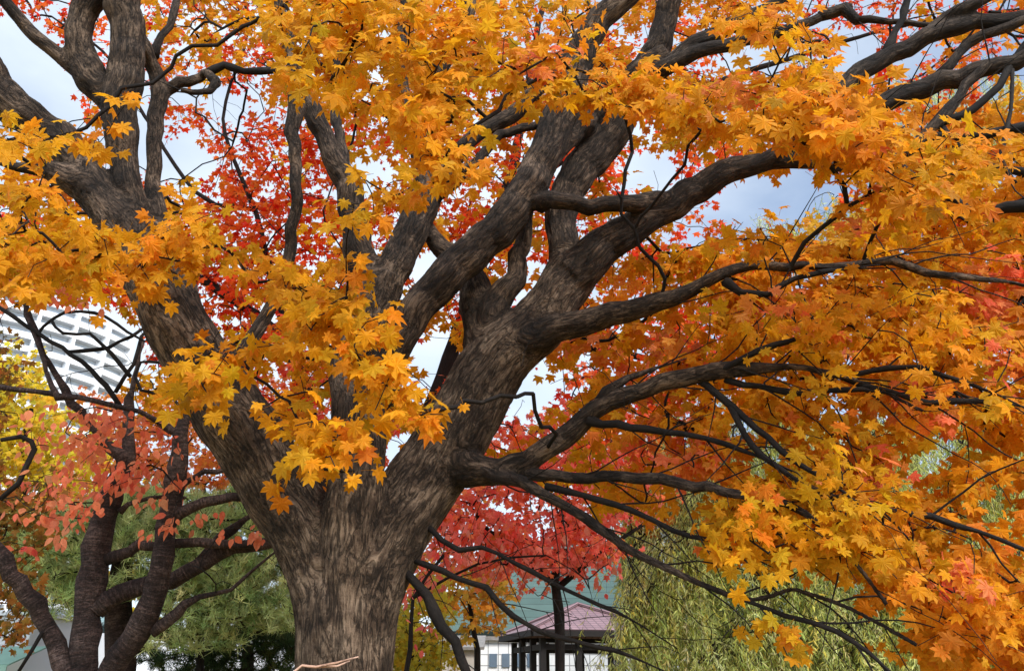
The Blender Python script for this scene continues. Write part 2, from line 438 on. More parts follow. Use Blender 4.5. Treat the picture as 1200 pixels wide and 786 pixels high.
# ---------------------------------------------------------------- a tree skeleton that twigs can be grown on
class Tree:
    def __init__(s, name, label, base, bark, group=None, cat="tree"):
        s.t = thing(name, label, cat, base, group)
        s.bark = bark
        s.pos, s.par, s.rad, s.dir = [], [], [], []
        s.limbs = []; s.limb_start = {}; s.shoots = []
    def limb(s, pts, step=0.12, wob=0.010, nodes=True, taper=False):
        """pts rows (px, py, D, halfwidth_px)"""
        a = np.array(pts, float)
        if taper and a[-1, 3] < 6.5:
            d = a[-1] - a[-2]; d = d / (np.hypot(d[0], d[1]) + 1e-6)
            a = np.vstack([a, [a[-1, 0] + d[0] * 38, a[-1, 1] + d[1] * 38 + 5, a[-1, 2] + d[2] * 38, a[-1, 3] * .5], [a[-1, 0] + d[0] * 80 , a[-1, 1] + d[1] * 80 + 14, a[-1, 2] + d[2] * 80, .6]])
        w = P(a[:, 0], a[:, 1], a[:, 2]); r = a[:, 3] * PX(a[:, 0], a[:, 1], a[:, 2])
        q = catmull(np.hstack([w, r[:, None]]), step)
        q[:, 3] = np.maximum(q[:, 3], 0.003)
        if wob:
            j = rng.normal(size=(len(q), 3)) * np.minimum(wob, q[:, 3:4] * 0.25)
            j[0] = 0
            q[:, :3] += j
        s.limbs.append(q)
        if nodes:
            n0 = len(s.pos); s.limb_start[id(q)] = n0
            tt, _, _ = frames(q[:, :3])
            for i in range(len(q)):
                s.pos.append(q[i, :3]); s.par.append(-1 if i == 0 else n0 + i - 1); s.rad.append(q[i, 3]); s.dir.append(tt[i])
        return q
    def side_shoots(s, q, every=0.22, lmin=0.35, lmax=1.1, rmax=0.05, r0=0.0065, skip=None):
        """long thin side shoots along a limb, alternating, tapering and sagging a little"""
        t, _, _ = frames(q[:, :3])
        side = 1; acc = rng.uniform(0, every)
        for i in range(1, len(q)):
            acc += np.linalg.norm(q[i, :3] - q[i - 1, :3])
            if acc < every or q[i, 3] > rmax: continue
            acc = rng.uniform(-0.3, 0.3) * every; side = -side
            ax = unit(np.cross(t[i], [0, 1.0, 0.1]))
            d = unit(t[i] * rng.uniform(0.7, 1.3) + ax * side * rng.uniform(0.35, 0.9) + np.array([0, rng.normal(0, .35), 0]))
            L = rng.uniform(lmin, lmax); n = max(4, int(L / 0.10))
            p = [q[i, :3]]; n0 = len(s.pos)
            base_k = s.limb_start[id(q)] + i
            for k in range(n):
                d = unit(d + rng.normal(size=3) * 0.13 + np.array([0, 0, -0.035]))
                p.append(p[-1] + d * L / n)
                s.pos.append(p[-1]); s.par.append(base_k if k == 0 else len(s.pos) - 2); s.dir.append(d); s.rad.append(0.003)
            rr_ = np.linspace(min(r0, q[i, 3] * .6), 0.0018, len(p))
            s.shoots.append((np.array(p), rr_))
    def grow(s, cen, wts=None, step=0.13, wander=0.05, cost_up=0.0, tip_r=0.0020, powr=0.42, maxr=0.03, minlimb=0):
        """attach every cluster centre to the nearest wood; returns arrival directions"""
        K = len(s.pos)
        cap = K + len(cen) * 40
        pos = np.zeros((cap, 3)); pos[:K] = s.pos
        dr = np.zeros((cap, 3)); dr[:K] = s.dir
        par = np.full(cap, -1); par[:K] = s.par
        pen = np.zeros(cap); pen[:K] = 0
        load = np.zeros(cap)
        n = K
        limbpos = pos[:K]
        d0 = np.array([np.min(np.sum((limbpos - c) ** 2, 1)) for c in cen])
        arrive = np.zeros((len(cen), 3)); ends = np.zeros(len(cen), int)
        paths = []
        for ci in np.argsort(d0):
            c = cen[ci]
            dv = c - pos[:n]
            d = np.sqrt(np.sum(dv ** 2, 1))
            al = np.sum(dv * dr[:n], 1) / (d + 1e-6)
            k = int(np.argmin(d * (1.0 + 0.35 * (1 - al)) + pen[:n]))
            a = pos[k]; L = d[k]
            ns = max(2, int(L / step) + 1)
            dd = (c - a) / (L + 1e-6)
            p1 = a + (dr[k] * 0.55 + dd * 0.6) * L * 0.36 + np.array([0, 0, 0.05 * L])
            p2 = c - (dd * 0.85 + np.array([0, 0, -0.12])) * L * 0.32
            t = (np.arange(1, ns + 1) / ns)[:, None]
            b = (1 - t) ** 3 * a + 3 * (1 - t) ** 2 * t * p1 + 3 * (1 - t) * t ** 2 * p2 + t ** 3 * c
            b[:-1] += rng.normal(size=(ns - 1, 3)) * wander * min(1.0, L) * 0.5
            idx = np.arange(n, n + ns)
            pos[idx] = b
            prev = np.vstack([a, b[:-1]])
            dr[idx] = unit(b - prev)
            par[idx[0]] = k; par[idx[1:]] = idx[:-1]
            pen[idx] = pen[k] * 0.5 + 0.02
            arrive[ci] = dr[idx[-1]]; ends[ci] = idx[-1]
            load[idx[-1]] += 1 if wts is None else wts[ci]
            paths.append((k, idx))
            n += ns
        for i in range(n - 1, K - 1, -1):
            if par[i] >= 0: load[par[i]] += load[i]
        rad = np.minimum(tip_r * np.maximum(load, .4) ** powr, maxr)
        s.twig_paths = []
        for k, idx in paths:
            p = np.vstack([pos[k], pos[idx]])
            r = np.concatenate([[min(rad[idx[0]] * 1.15, maxr)], rad[idx]])
            s.twig_paths.append((p, r))
        return arrive
    def twig_mesh(s, name="twigs", mat=None, n=5):
        so = Soup()
        for p, r in s.twig_paths + s.shoots: tube(so, p, r, n=n if r[0] > 0.006 else 4, cap=False, rough=0.05)
        return so.build(name, mat or s.bark, s.t, smooth=True, grain=True)
    def crown_mesh(s, leaves, leaf_mat=None, extra=None, twig_mat=None):
        """leaves and the twigs that carry them, one crown"""
        tw = Soup()
        for p, r in s.twig_paths + s.shoots: tube(tw, p, r, n=4, cap=False, rough=0.05)
        if extra is not None: tw.add(np.concatenate(extra.v), [np.concatenate(f) for f in extra.f.values()], g=np.concatenate(extra.g))
        al = Soup()
        lv = np.concatenate(leaves.v); lc = np.concatenate(leaves.c)
        lf = {k: np.concatenate(f) for k, f in leaves.f.items()}
        tv = np.concatenate(tw.v); tg = np.concatenate(tw.g)
        tf = {k: np.concatenate(f) + len(lv) for k, f in tw.f.items()}
        faces = list(lf.values()) + list(tf.values())
        mi = np.concatenate([np.zeros(len(f)) for f in lf.values()] + [np.ones(len(f)) for f in tf.values()])
        return make_mesh("crown", np.vstack([lv, tv]), faces, leaf_mat or M_LEAF, s.t, False, np.vstack([lc, np.full((len(tv), 3), .05)]), np.vstack([lv, tg]), mats=(twig_mat or M_TWIG, mi))
    def limb_meshes(s, name="branch", n=10, rough=0.04, first="trunk"):
        for i, q in enumerate(s.limbs):
            so = Soup(); tube(so, q[:, :3], q[:, 3], n=n, rough=rough, l0=i * 3.7)
            so.build(first if i == 0 else name, s.bark, s.t, smooth=True, grain=True)

def dress(soup, shape, cen, arrive, per, size, pal, spread=0.11, droop=0.8, face=(0, -0.9, 0.35), pet=0.05, colf=None, twiglets=None, facew=0.9):
    """leaves in opposite pairs along the last bit of each shoot, hanging a little"""
    n = len(cen)
    cnt = np.maximum(2, rng.poisson(per, n))
    own = np.repeat(np.arange(n), cnt)
    m = len(own)
    ax = unit(arrive + rng.normal(size=(n, 3)) * 0.25)
    t = rng.uniform(-1.2, 0.9, m)
    hz = unit(np.cross(ax, [0, 0, 1.0]) + 1e-6)
    sgn = rng.choice([-1, 1], m)
    stem_pt = cen[own] + ax[own] * (t * spread)[:, None] + rng.normal(size=(m, 3)) * spread * 0.22
    out = unit(hz[own] * sgn[:, None] * rng.uniform(0.3, 1.2, m)[:, None] + ax[own] * rng.uniform(0.1, 1.0, m)[:, None] + rng.normal(size=(m, 3)) * 0.35)
    base = stem_pt + out * (pet * rng.uniform(0.6, 1.7, m))[:, None] + np.array([0, 0, -0.3]) * pet
    tip = unit(out * 0.8 + np.array([0, 0, -1.0]) * (droop * rng.uniform(0.3, 1.9, m))[:, None] + rng.normal(size=(m, 3)) * 0.24)
    nr = np.array(face) * facew + rng.normal(size=(n, 3))[own] * 0.25 + rng.normal(size=(m, 3)) * 0.36
    nr[:, 2] += 0.15
    nr = unit(nr - tip * np.sum(nr * tip, 1)[:, None])
    sz = size * rng.uniform(0.5, 1.22, m) ** 0.9
    if colf is None: col = pick(pal, m)
    else: col = colf(cen[own], m)
    csh = pick([(1.0, 1.0, 1.0, 1)], n)
    csh = 1 + (csh / csh.mean() - 1) * 0.9
    col = np.clip(0.55 * col + 0.45 * col[np.searchsorted(own, own)], 0, .95) * csh[own]
    col = np.clip(col, 0, .95)
    put_leaves(soup, shape, base, tip, nr, sz, col)
    if twiglets is not None:
        # thin leaf stalks: one slim three-sided sliver each
        a = stem_pt; b = base
        w = unit(np.cross(b - a, [0.2, 1, 0.3])) * 0.0011
        v = np.stack([a - w, a + w, b + w * 0.7, b - w * 0.7], 1)
        f = np.arange(m)[:, None] * 4 + np.arange(4)[None]
        twiglets.add(v.reshape(-1, 3), [f], col=np.repeat(col * 0.6, 4, axis=0))

def fbm2(x, y, sx, sy, seed):
    return np.array([mnoise.fractal(Vector((a / sx, b / sy, seed)), 1.0, 2.0, 3) for a, b in zip(x, y)])
def parse(rows): return np.array([[int(ch) for ch in r.replace(" ", "")] for r in rows], float)
def sample_grid(G, per_cell, seed, clump=0.35, sx=70, sy=34, pad=3, cell=40):
    """random photo positions following a 40-pixel density grid; extended past the frame"""
    G = np.pad(G, pad, mode='edge')
    H, W = G.shape
    tot = int(per_cell * H * W)
    x = rng.uniform(0, W, tot); y = rng.uniform(0, H, tot)
    xi = np.clip(x - 0.5, 0, W - 1.001); yi = np.clip(y - 0.5, 0, H - 1.001)
    x0 = xi.astype(int); y0 = yi.astype(int); fx = xi - x0; fy = yi - y0
    g = G[y0, x0] * (1 - fx) * (1 - fy) + G[y0, x0 + 1] * fx * (1 - fy) + G[y0 + 1, x0] * (1 - fx) * fy + G[y0 + 1, x0 + 1] * fx * fy
    X = (x - pad) * cell; Y = (y - pad) * cell
    nz = fbm2(X, Y, sx, sy, seed)
    p = g / 9 + clump * nz * (1 - g / 12)
    p[g < 0.9] = 0
    k = rng.uniform(0, 1, tot) < p
    k &= (Y < 830) & open_sky(X, Y)
    return X[k], Y[k]
HOLES = [(92, 388, 84, 34, 8), (20, 350, 30, 12, 0), (908, 240, 70, 34, 0), (945, 255, 45, 22, 10), (55, 100, 52, 26, 40), (20, 60, 25, 40, 0), (250, 112, 48, 12, 0), (215, 184, 34, 22, 0), (768, 200, 26, 26, 0), (885, 68, 46, 18, -8), (620, 460, 34, 18, -52),
         (1000, 70, 22, 30, 0), (172, 150, 10, 60, 0), (315, 115, 14, 10, 0), (450, 85, 14, 12, 0), (430, 200, 20, 26, 30), (512, 415, 30, 24, 0), (488, 462, 14, 10, 0), (500, 315, 12, 30, 20), (622, 330, 8, 40, 0), (720, 250, 0, 0, 0), (855, 130, 20, 8, 0)]
def open_sky(x, y):
    """places where the photograph shows bare sky between the boughs"""
    ok = np.ones(len(x), bool)
    for cx, cy, rx_, ry_, an in HOLES:
        if rx_ == 0: continue
        a = math.radians(an); dx, dy = x - cx, y - cy
        u = dx * math.cos(a) + dy * math.sin(a); v = -dx * math.sin(a) + dy * math.cos(a)
        ok &= (u / (rx_ + 5)) ** 2 + (v / (ry_ + 5)) ** 2 > 1
    return ok
def sample_ell(E, dens, seed=1.0):
    """E rows: cx, cy, rx, ry, angle_deg, weight"""
    xs, ys = [], []
    for e in E:
        cx, cy, rx, ry = e[:4]; an = math.radians(e[4] if len(e) > 4 else 0); w = e[5] if len(e) > 5 else 1
        n = max(3, int(dens * w * math.pi * rx * ry / 1600))
        r = np.sqrt(rng.uniform(0, 1, n)); a = rng.uniform(0, 2 * math.pi, n)
        r *= 1 + 0.18 * np.sin(3 * a + cx) + 0.1 * np.sin(7 * a + cy)
        u, v = r * np.cos(a) * rx, r * np.sin(a) * ry
        xs.append(cx + u * math.cos(an) - v * math.sin(an)); ys.append(cy + u * math.sin(an) + v * math.cos(an))
    return np.concatenate(xs), np.concatenate(ys)

# ================================================================ GROUND
gs = Soup()
xs = np.concatenate([np.linspace(-1500, -60, 8), np.linspace(-50, 50, 60), np.linspace(60, 1500, 8)])
ys = np.concatenate([np.linspace(-300, -30, 6), np.linspace(-20, 60, 50), np.linspace(80, 2500, 10)])
gx, gy = np.meshgrid(xs, ys)
gz = np.array([[0.10 * mnoise.noise(Vector((a / 6, b / 6, 0))) if abs(a) < 55 and -25 < b < 65 else 0.0 for a in xs] for b in ys]) - 0.05
vv = np.stack([gx, gy, gz], -1).reshape(-1, 3)
nx = len(xs)
ii = (np.arange(len(ys) - 1)[:, None] * nx + np.arange(nx - 1)[None]).ravel()
gs.add(vv, [np.stack([ii, ii + 1, ii + nx + 1, ii + nx], -1)])
M_GROUND = mat_plain("lawn_and_litter", (0.34, 0.24, 0.08), (0.16, 0.13, 0.05), scale=1.3, rough=0.95, bump=0.5)  # unseen litter toned bright to bounce added light up into the leaves
props(gs.build("ground", M_GROUND, smooth=True), kind="structure")
# fallen leaves scattered on the lawn
fl = Soup(); n = 5000
bx, by = rng.uniform(-11, 11, n), rng.uniform(1.5, 15, n)
base = np.stack([bx, by, np.array([0.10 * mnoise.noise(Vector((a / 6, b / 6, 0))) for a, b in zip(bx, by)]) - 0.03], -1)
put_leaves(fl, LEAF_SML, base, np.stack([rng.normal(size=n), rng.normal(size=n), rng.normal(size=n) * 0.1], -1), np.stack([rng.normal(size=n) * .2, rng.normal(size=n) * .2, np.ones(n)], -1),
           rng.uniform(0.05, 0.09, n), pick([(.5, .2, .02, 3), (.4, .1, .02, 2), (.2, .09, .03, 2)], n))
props(fl.build("fallen_leaves", M_LEAF, col=True), kind="stuff")

# ================================================================ HERO MAPLE
hero_base = tuple(P(404, 800, 5.5)[:2]) + (0.0,)
hero = Tree("maple_tree", "huge spreading maple with gnarled grey brown trunk and golden orange leaves filling the view", hero_base, M_BARK)
tb = P(404, 800, 5.5)
HL = {}
def hl(name, pts, **k): HL[name] = hero.limb([(*p[:3], p[3] * (0.93 if name[0] in "abceu" else 1.0)) for p in pts], taper=name[0] in "eg", **k)
hl("trunk", [(404, 960, 5.5, 78), (404, 880, 5.5, 64), (403, 810, 5.5, 58), (404, 745, 5.5, 57), (405, 705, 5.5, 56), (407, 670, 5.5, 46), (409, 640, 5.5, 30)], wob=0)
hl("limb_left", [(385, 930, 5.46, 44), (382, 850, 5.46, 38), (381, 780, 5.46, 34), (381, 730, 5.46, 35), (377, 680, 5.46, 38), (358, 625, 5.45, 42), (327, 575, 5.4, 42), (295, 520, 5.3, 43), (261, 470, 5.2, 41), (229, 418, 5.15, 38), (204, 373, 5.1, 36), (186, 330, 5.1, 38), (165, 285, 5.1, 37)], wob=0)
hl("limb_mid", [(408, 930, 5.36, 42), (407, 850, 5.36, 36), (406, 780, 5.37, 33), (406, 720, 5.38, 34), (410, 650, 5.34, 34), (415, 590, 5.3, 34), (420, 530, 5.28, 32), (420, 480, 5.3, 31), (411, 440, 5.4, 25), (420, 395, 5.45, 25), (440, 350, 5.5, 28), (452, 325, 5.5, 24)], wob=0)
hl("limb_right", [(425, 930, 5.5, 48), (424, 850, 5.5, 40), (423, 780, 5.5, 37), (424, 730, 5.5, 40), (432, 680, 5.5, 46), (457, 625, 5.55, 46), (486, 580, 5.6, 45), (513, 540, 5.6, 44), (538, 500, 5.58, 43), (563, 452, 5.55, 41), (592, 412, 5.5, 38), (628, 382, 5.5, 34), (652, 350, 5.5, 31), (672, 318, 5.5, 31)], wob=0)
# upper left
hl("a1", [(165, 290, 5.1, 34), (140, 258, 5.05, 30), (108, 225, 5.0, 24), (75, 208, 4.9, 17), (40, 198, 4.8, 9), (0, 190, 4.7, 5), (-60, 170, 4.6, 3)])
hl("a2", [(135, 250, 5.05, 26), (100, 200, 5.0, 23), (55, 150, 4.9, 21), (20, 128, 4.8, 24), (-8, 100, 4.7, 26), (-40, 40, 4.5, 22), (-70, -30, 4.3, 18)])
hl("a3", [(168, 285, 5.1, 25), (157, 255, 5.05, 20), (149, 215, 5.0, 17), (144, 180, 4.95, 18), (138, 145, 4.9, 22), (146, 100, 4.85, 22), (150, 55, 4.8, 20), (144, 10, 4.7, 22), (130, -60, 4.5, 20)])
hl("a4", [(140, 135, 4.9, 17), (122, 108, 4.88, 18), (103, 85, 4.85, 20), (92, 55, 4.8, 17), (93, 25, 4.75, 16), (105, 0, 4.7, 18), (120, -45, 4.6, 18)])
hl("a5", [(100, 85, 4.85, 14), (78, 70, 4.8, 10), (45, 42, 4.7, 9), (18, 15, 4.6, 8), (-20, -30, 4.4, 7)])
hl("a6", [(190, 320, 5.12, 24), (186, 275, 5.15, 17), (181, 235, 5.2, 12), (180, 195, 5.2, 9), (182, 150, 5.2, 10), (188, 112, 5.2, 11), (182, 85, 5.15, 10), (170, 60, 5.0, 10), (160, 40, 4.9, 10)])
hl("a7", [(187, 112, 5.2, 9), (205, 100, 5.2, 8), (225, 95, 5.2, 7), (240, 88, 5.2, 6), (252, 95, 5.15, 7), (248, 106, 5.1, 5), (225, 108, 5.05, 4), (208, 104, 5.0, 4)], step=0.05)
hl("a8", [(178, 65, 5.1, 8), (188, 42, 5.1, 5), (200, 30, 5.1, 5), (207, 5, 5.1, 4), (212, -30, 5.1, 4)])
hl("a9", [(237, 88, 5.2, 5), (262, 76, 5.2, 5), (285, 82, 5.2, 4.5), (325, 82, 5.2, 4)])
# centre left
hl("b1", [(255, 462, 5.25, 12), (290, 405, 5.4, 10), (322, 350, 5.4, 8), (338, 305, 5.3, 8), (341, 270, 5.2, 8), (349, 235, 5.1, 8), (344, 195, 5.05, 8), (344, 155, 5.0, 9), (348, 105, 4.95, 12), (338, 50, 4.85, 10), (320, 0, 4.75, 11), (305, -45, 4.7, 11)])
hl("b2", [(448, 350, 5.5, 24), (425, 305, 5.48, 21), (413, 260, 5.45, 18), (408, 215, 5.4, 17), (390, 185, 5.35, 14), (374, 145, 5.3, 13), (352, 108, 5.2, 12), (345, 85, 5.1, 9)])
hl("b3", [(445, 350, 5.5, 24), (463, 312, 5.52, 22), (482, 270, 5.55, 21), (500, 232, 5.6, 20), (496, 190, 5.6, 13), (488, 160, 5.6, 12), (478, 130, 5.6, 10), (470, 90, 5.6, 9), (472, 40, 5.6, 8), (480, -20, 5.6, 7)])
hl("b4", [(498, 235, 5.6, 14), (520, 222, 5.55, 10), (548, 200, 5.5, 7), (565, 180, 5.5, 7), (585, 162, 5.5, 6.5), (612, 155, 5.5, 6), (640, 145, 5.5, 6)])
hl("b5", [(500, 230, 5.6, 14), (525, 195, 5.65, 11), (553, 163, 5.7, 10), (583, 143, 5.7, 10), (610, 125, 5.7, 10), (640, 95, 5.7, 8), (662, 62, 5.7, 7)])
hl("b6", [(482, 130, 5.6, 8), (515, 85, 5.5, 8), (535, 50, 5.4, 8), (548, 20, 5.3, 8), (556, -30, 5.2, 7)])
hl("b7", [(413, 240, 5.4, 8), (395, 140, 5.55, 6), (392, 100, 5.6, 6), (398, 40, 5.5, 5), (405, -20, 5.4, 5)])
# broken diagonal limb
hl("c1", [(425, 470, 5.35, 18), (452, 425, 5.3, 20), (470, 396, 5.25, 21), (500, 350, 5.25, 23), (545, 303, 5.25, 24), (590, 260, 5.25, 24), (622, 215, 5.25, 23), (643, 172, 5.25, 22), (660, 130, 5.2, 22), (672, 95, 5.15, 20), (684, 55, 5.1, 18), (705, 22, 5.0, 17), (735, -5, 4.9, 15), (775, -50, 4.8, 14)])
hl("c2", [(630, 240, 5.25, 13), (655, 236, 5.1, 11), (690, 242, 5.1, 11), (728, 240, 5.1, 11), (770, 234, 5.2, 11), (810, 222, 5.3, 10), (835, 210, 5.3, 9)])
hl("c3", [(630, 205, 5.3, 16), (660, 165, 5.4, 16), (690, 135, 5.5, 17), (720, 105, 5.5, 16), (750, 82, 5.4, 14), (780, 62, 5.3, 13)])
# centre right
hl("d1", [(575, 425, 5.5, 30), (567, 385, 5.55, 26), (560, 350, 5.6, 22), (552, 322, 5.6, 16), (530, 300, 5.65, 14), (512, 285, 5.7, 12), (500, 262, 5.75, 7)])
hl("d2", [(572, 390, 5.5, 20), (583, 352, 5.45, 17), (600, 325, 5.45, 13), (613, 290, 5.5, 10), (617, 255, 5.5, 9), (622, 220, 5.5, 9)])
hl("d3", [(668, 330, 5.5, 26), (660, 290, 5.6, 19), (657, 250, 5.65, 19), (675, 212, 5.7, 21), (700, 175, 5.7, 24), (725, 140, 5.65, 22), (745, 105, 5.6, 18), (765, 65, 5.5, 16), (782, 20, 5.4, 14), (790, -30, 5.3, 13)])
hl("d4", [(668, 325, 5.45, 28), (695, 298, 5.4, 24), (725, 276, 5.35, 22), (770, 250, 5.3, 18), (820, 220, 5.2, 17), (862, 197, 5.1, 15), (905, 190, 5.05, 11), (950, 192, 5.0, 10), (985, 180, 4.95, 10), (1022, 165, 4.9, 8)])
hl("e1", [(575, 420, 5.5, 24), (605, 404, 5.4, 22), (650, 386, 5.3, 19), (700, 373, 5.2, 17), (750, 362, 5.05, 14), (790, 350, 4.95, 11), (830, 328, 4.85, 8), (880, 312, 4.8, 7), (940, 312, 4.7, 6), (1010, 310, 4.65, 5), (1045, 306, 4.6, 6), (1085, 320, 4.55, 6), (1130, 326, 4.5, 5), (1165, 328, 4.5, 4)])
hl("e2", [(520, 535, 5.55, 34), (540, 546, 5.5, 27), (562, 551, 5.42, 20), (585, 550, 5.35, 16.5), (620, 538, 5.3, 14), (660, 512, 5.2, 15), (700, 480, 5.1, 13), (750, 456, 4.95, 11), (800, 442, 4.85, 12), (860, 434, 4.7, 11), (925, 428, 4.6, 5), (965, 436, 4.55, 5), (1005, 447, 4.5, 4)])
hl("e3", [(600, 548, 5.35, 10), (650, 560, 5.2, 8), (726, 557, 5.0, 8), (795, 566, 4.8, 8), (850, 576, 4.6, 7), (920, 592, 4.45, 6), (960, 612, 4.35, 5), (985, 638, 4.3, 3)])
hl("e4", [(570, 552, 5.35, 10), (615, 568, 5.2, 8), (655, 590, 5.1, 7), (700, 618, 5.0, 7), (750, 650, 4.85, 6), (800, 672, 4.7, 5), (860, 698, 4.55, 4.5), (900, 700, 4.5, 4), (930, 690, 4.45, 3.5), (1000, 715, 4.35, 3)])
hl("e6", [(640, 570, 5.15, 5), (700, 585, 5.0, 4), (740, 598, 4.9, 4), (790, 622, 4.8, 3.5), (830, 632, 4.7, 3)])
hl("e7", [(835, 442, 4.75, 7), (870, 420, 4.6, 4), (907, 405, 4.5, 4)])
hl("e8", [(812, 440, 4.85, 6), (855, 475, 4.7, 4.5), (900, 512, 4.55, 4), (930, 540, 4.45, 3.5), (965, 560, 4.35, 3)])
hl("e9", [(700, 478, 5.1, 9), (712, 458, 5.05, 8), (735, 445, 5.05, 5)])
hl("e10", [(690, 492, 5.1, 7), (740, 500, 4.95, 5), (800, 508, 4.8, 4), (850, 520, 4.65, 3.5)])
hl("e11", [(850, 445, 4.75, 5), (890, 452, 4.65, 4), (930, 460, 4.6, 4), (990, 456, 4.5, 3.5)])
hl("e12", [(960, 436, 4.58, 4.5), (990, 440, 4.54, 4), (1020, 436, 4.5, 4), (1060, 430, 4.45, 4), (1100, 438, 4.4, 4), (1135, 448, 4.35, 3)])
hl("e13", [(985, 441, 4.55, 4), (1015, 452, 4.5, 4), (1045, 460, 4.45, 4), (1090, 472, 4.4, 4), (1145, 470, 4.35, 3)])
hl("e14", [(850, 330, 4.85, 6), (870, 345, 4.8, 4), (900, 345, 4.75, 4), (930, 325, 4.7, 4), (960, 318, 4.68, 4)])
hl("e15", [(860, 698, 4.55, 3), (920, 720, 4.4, 3), (980, 740, 4.25, 3), (1020, 765, 4.15, 2.5), (1045, 790, 4.1, 2)])
hl("e16", [(856, 476, 4.7, 4), (880, 520, 4.55, 4), (930, 560, 4.4, 3.5), (1000, 590, 4.3, 4), (1060, 598, 4.3, 4), (1120, 615, 4.25, 4), (1170, 630, 4.2, 3), (1230, 660, 4.1, 2.5)])
# the low whippy shoots under the right limb
hl("g1", [(495, 612, 5.5, 4), (518, 632, 5.42, 3.5), (538, 645, 5.4, 3.2), (565, 640, 5.38, 3), (605, 660, 5.3, 2.6), (660, 690, 5.2, 2.5), (720, 715, 5.1, 2)])
hl("g2", [(470, 665, 5.45, 6), (500, 700, 5.4, 6), (530, 750, 5.35, 6), (550, 790, 5.3, 6)])
hl("g3", [(480, 655, 5.5, 4), (520, 670, 5.4, 4), (570, 690, 5.3, 3.5), (600, 722, 5.2, 3), (650, 745, 5.1, 3), (720, 762, 5.0, 2.5)])
# upper right, reaching towards the viewer
hl("u1", [(762, 85, 5.4, 14), (785, 75, 5.3, 11), (815, 52, 5.2, 12), (852, 33, 5.1, 11), (896, 14, 5.0, 10), (940, -15, 4.9, 9)])
hl("u2", [(765, 90, 5.4, 12), (800, 70, 5.2, 10), (835, 58, 5.1, 9), (870, 48, 5.0, 8), (925, 35, 4.95, 7), (965, 20, 4.9, 6), (1000, 5, 4.8, 5)])
hl("u3", [(880, 195, 5.05, 9), (920, 172, 4.95, 9), (950, 145, 4.85, 10), (975, 122, 4.8, 11), (1006, 84, 4.75, 13), (1045, 65, 4.7, 12), (1085, 45, 4.6, 12), (1125, 30, 4.5, 11), (1165, 25, 4.45, 10), (1230, 15, 4.3, 9)])
hl("u4", [(960, 185, 4.95, 9), (995, 150, 4.8, 9), (1025, 126, 4.7, 13), (1061, 108, 4.65, 12), (1102, 96, 4.6, 13), (1144, 84, 4.5, 12), (1190, 72, 4.4, 11), (1240, 50, 4.3, 10)])
hl("u5", [(1085, 45, 4.6, 9), (1110, 20, 4.5, 8), (1140, 5, 4.4, 8), (1180, -20, 4.3, 7)])
hl("u6", [(1100, 90, 4.6, 9), (1123, 62, 4.55, 7), (1150, 42, 4.5, 6), (1185, 30, 4.4, 6), (1240, 0, 4.3, 5)])
hl("u7", [(960, 190, 4.98, 6), (990, 196, 4.85, 6), (1018, 192, 4.7, 6), (1045, 188, 4.65, 8), (1070, 175, 4.6, 7), (1092, 150, 4.55, 7), (1112, 125, 4.5, 7), (1132, 100, 4.5, 6), (1160, 75, 4.4, 5)])
hl("u8", [(1095, 146, 4.55, 6), (1125, 138, 4.5, 6), (1155, 120, 4.45, 6), (1173, 100, 4.4, 6), (1188, 70, 4.4, 5), (1215, 40, 4.3, 5)])
hl("u9", [(1085, 160, 4.57, 6), (1122, 160, 4.5, 5), (1150, 160, 4.45, 6), (1180, 152, 4.4, 6), (1240, 140, 4.3, 6)])
hl("u10", [(1100, 145, 4.56, 5), (1125, 175, 4.52, 5), (1150, 192, 4.5, 5), (1175, 198, 4.45, 6), (1240, 205, 4.3, 6)])
hl("u11", [(1050, 190, 4.64, 5), (1100, 225, 4.55, 5), (1160, 250, 4.5, 6), (1180, 246, 4.45, 8), (1240, 232, 4.3, 8)])
hl("u12", [(1035, 68, 4.7, 6), (1050, 35, 4.65, 5), (1064, 0, 4.6, 4), (1070, -30, 4.5, 4)])
hl("u13", [(1186, 82, 4.4, 2.5), (1184, 130, 4.35, 2.5), (1174, 185, 4.3, 3), (1190, 215, 4.3, 2.5)])
hl("u14", [(960, 20, 4.9, 7), (990, 12, 4.85, 8), (1005, 22, 4.8, 5), (1040, 25, 4.8, 4), (1100, 30, 4.7, 3)])

BIG = ["trunk", "limb_left", "limb_mid", "limb_right", "a1", "a2", "a3", "a4", "a5", "a6", "a7", "b1", "b2", "b3", "b4", "b5", "b6", "c1", "c2", "c3", "d1", "d2", "d3", "d4", "e1", "e2", "e3", "e4", "u1", "u2", "u3", "u4", "u5"]
# voxel-blend the heavy wood so that crotches flow into each other
so = Soup()
segA, segB, segR, segR2, segL, segId, segU, segV = [], [], [], [], [], [], [], []
for bi, k in enumerate(BIG):
    q = HL[k]
    tube(so, q[:, :3], np.maximum(q[:, 3], 0.016), n=16)
    t, U, V = frames(q[:, :3])
    L = bi * 2.3 + np.concatenate([[0], np.cumsum(np.linalg.norm(np.diff(q[:, :3], axis=0), axis=1))])
    for i in range(len(q) - 1):
        segA.append(q[i, :3]); segB.append(q[i + 1, :3]); segR.append(q[i, 3]); segR2.append(q[i + 1, 3])
        segL.append((L[i], L[i + 1])); segId.append(bi); segU.append((U[i], U[i + 1])); segV.append((V[i], V[i + 1]))
tmp = so.build("blend", M_BARK)
md = tmp.modifiers.new("r", 'REMESH'); md.mode = 'VOXEL'; md.voxel_size = 0.0145
ms = tmp.modifiers.new("s", 'SMOOTH'); ms.factor = 0.5; ms.iterations = 7
dg = bpy.context.evaluated_depsgraph_get()
me = bpy.data.meshes.new_from_object(tmp.evaluated_get(dg))
nv = len(me.vertices)
co = np.zeros(nv * 3, np.float32); me.vertices.foreach_get("co", co); co = co.reshape(-1, 3).astype(float)
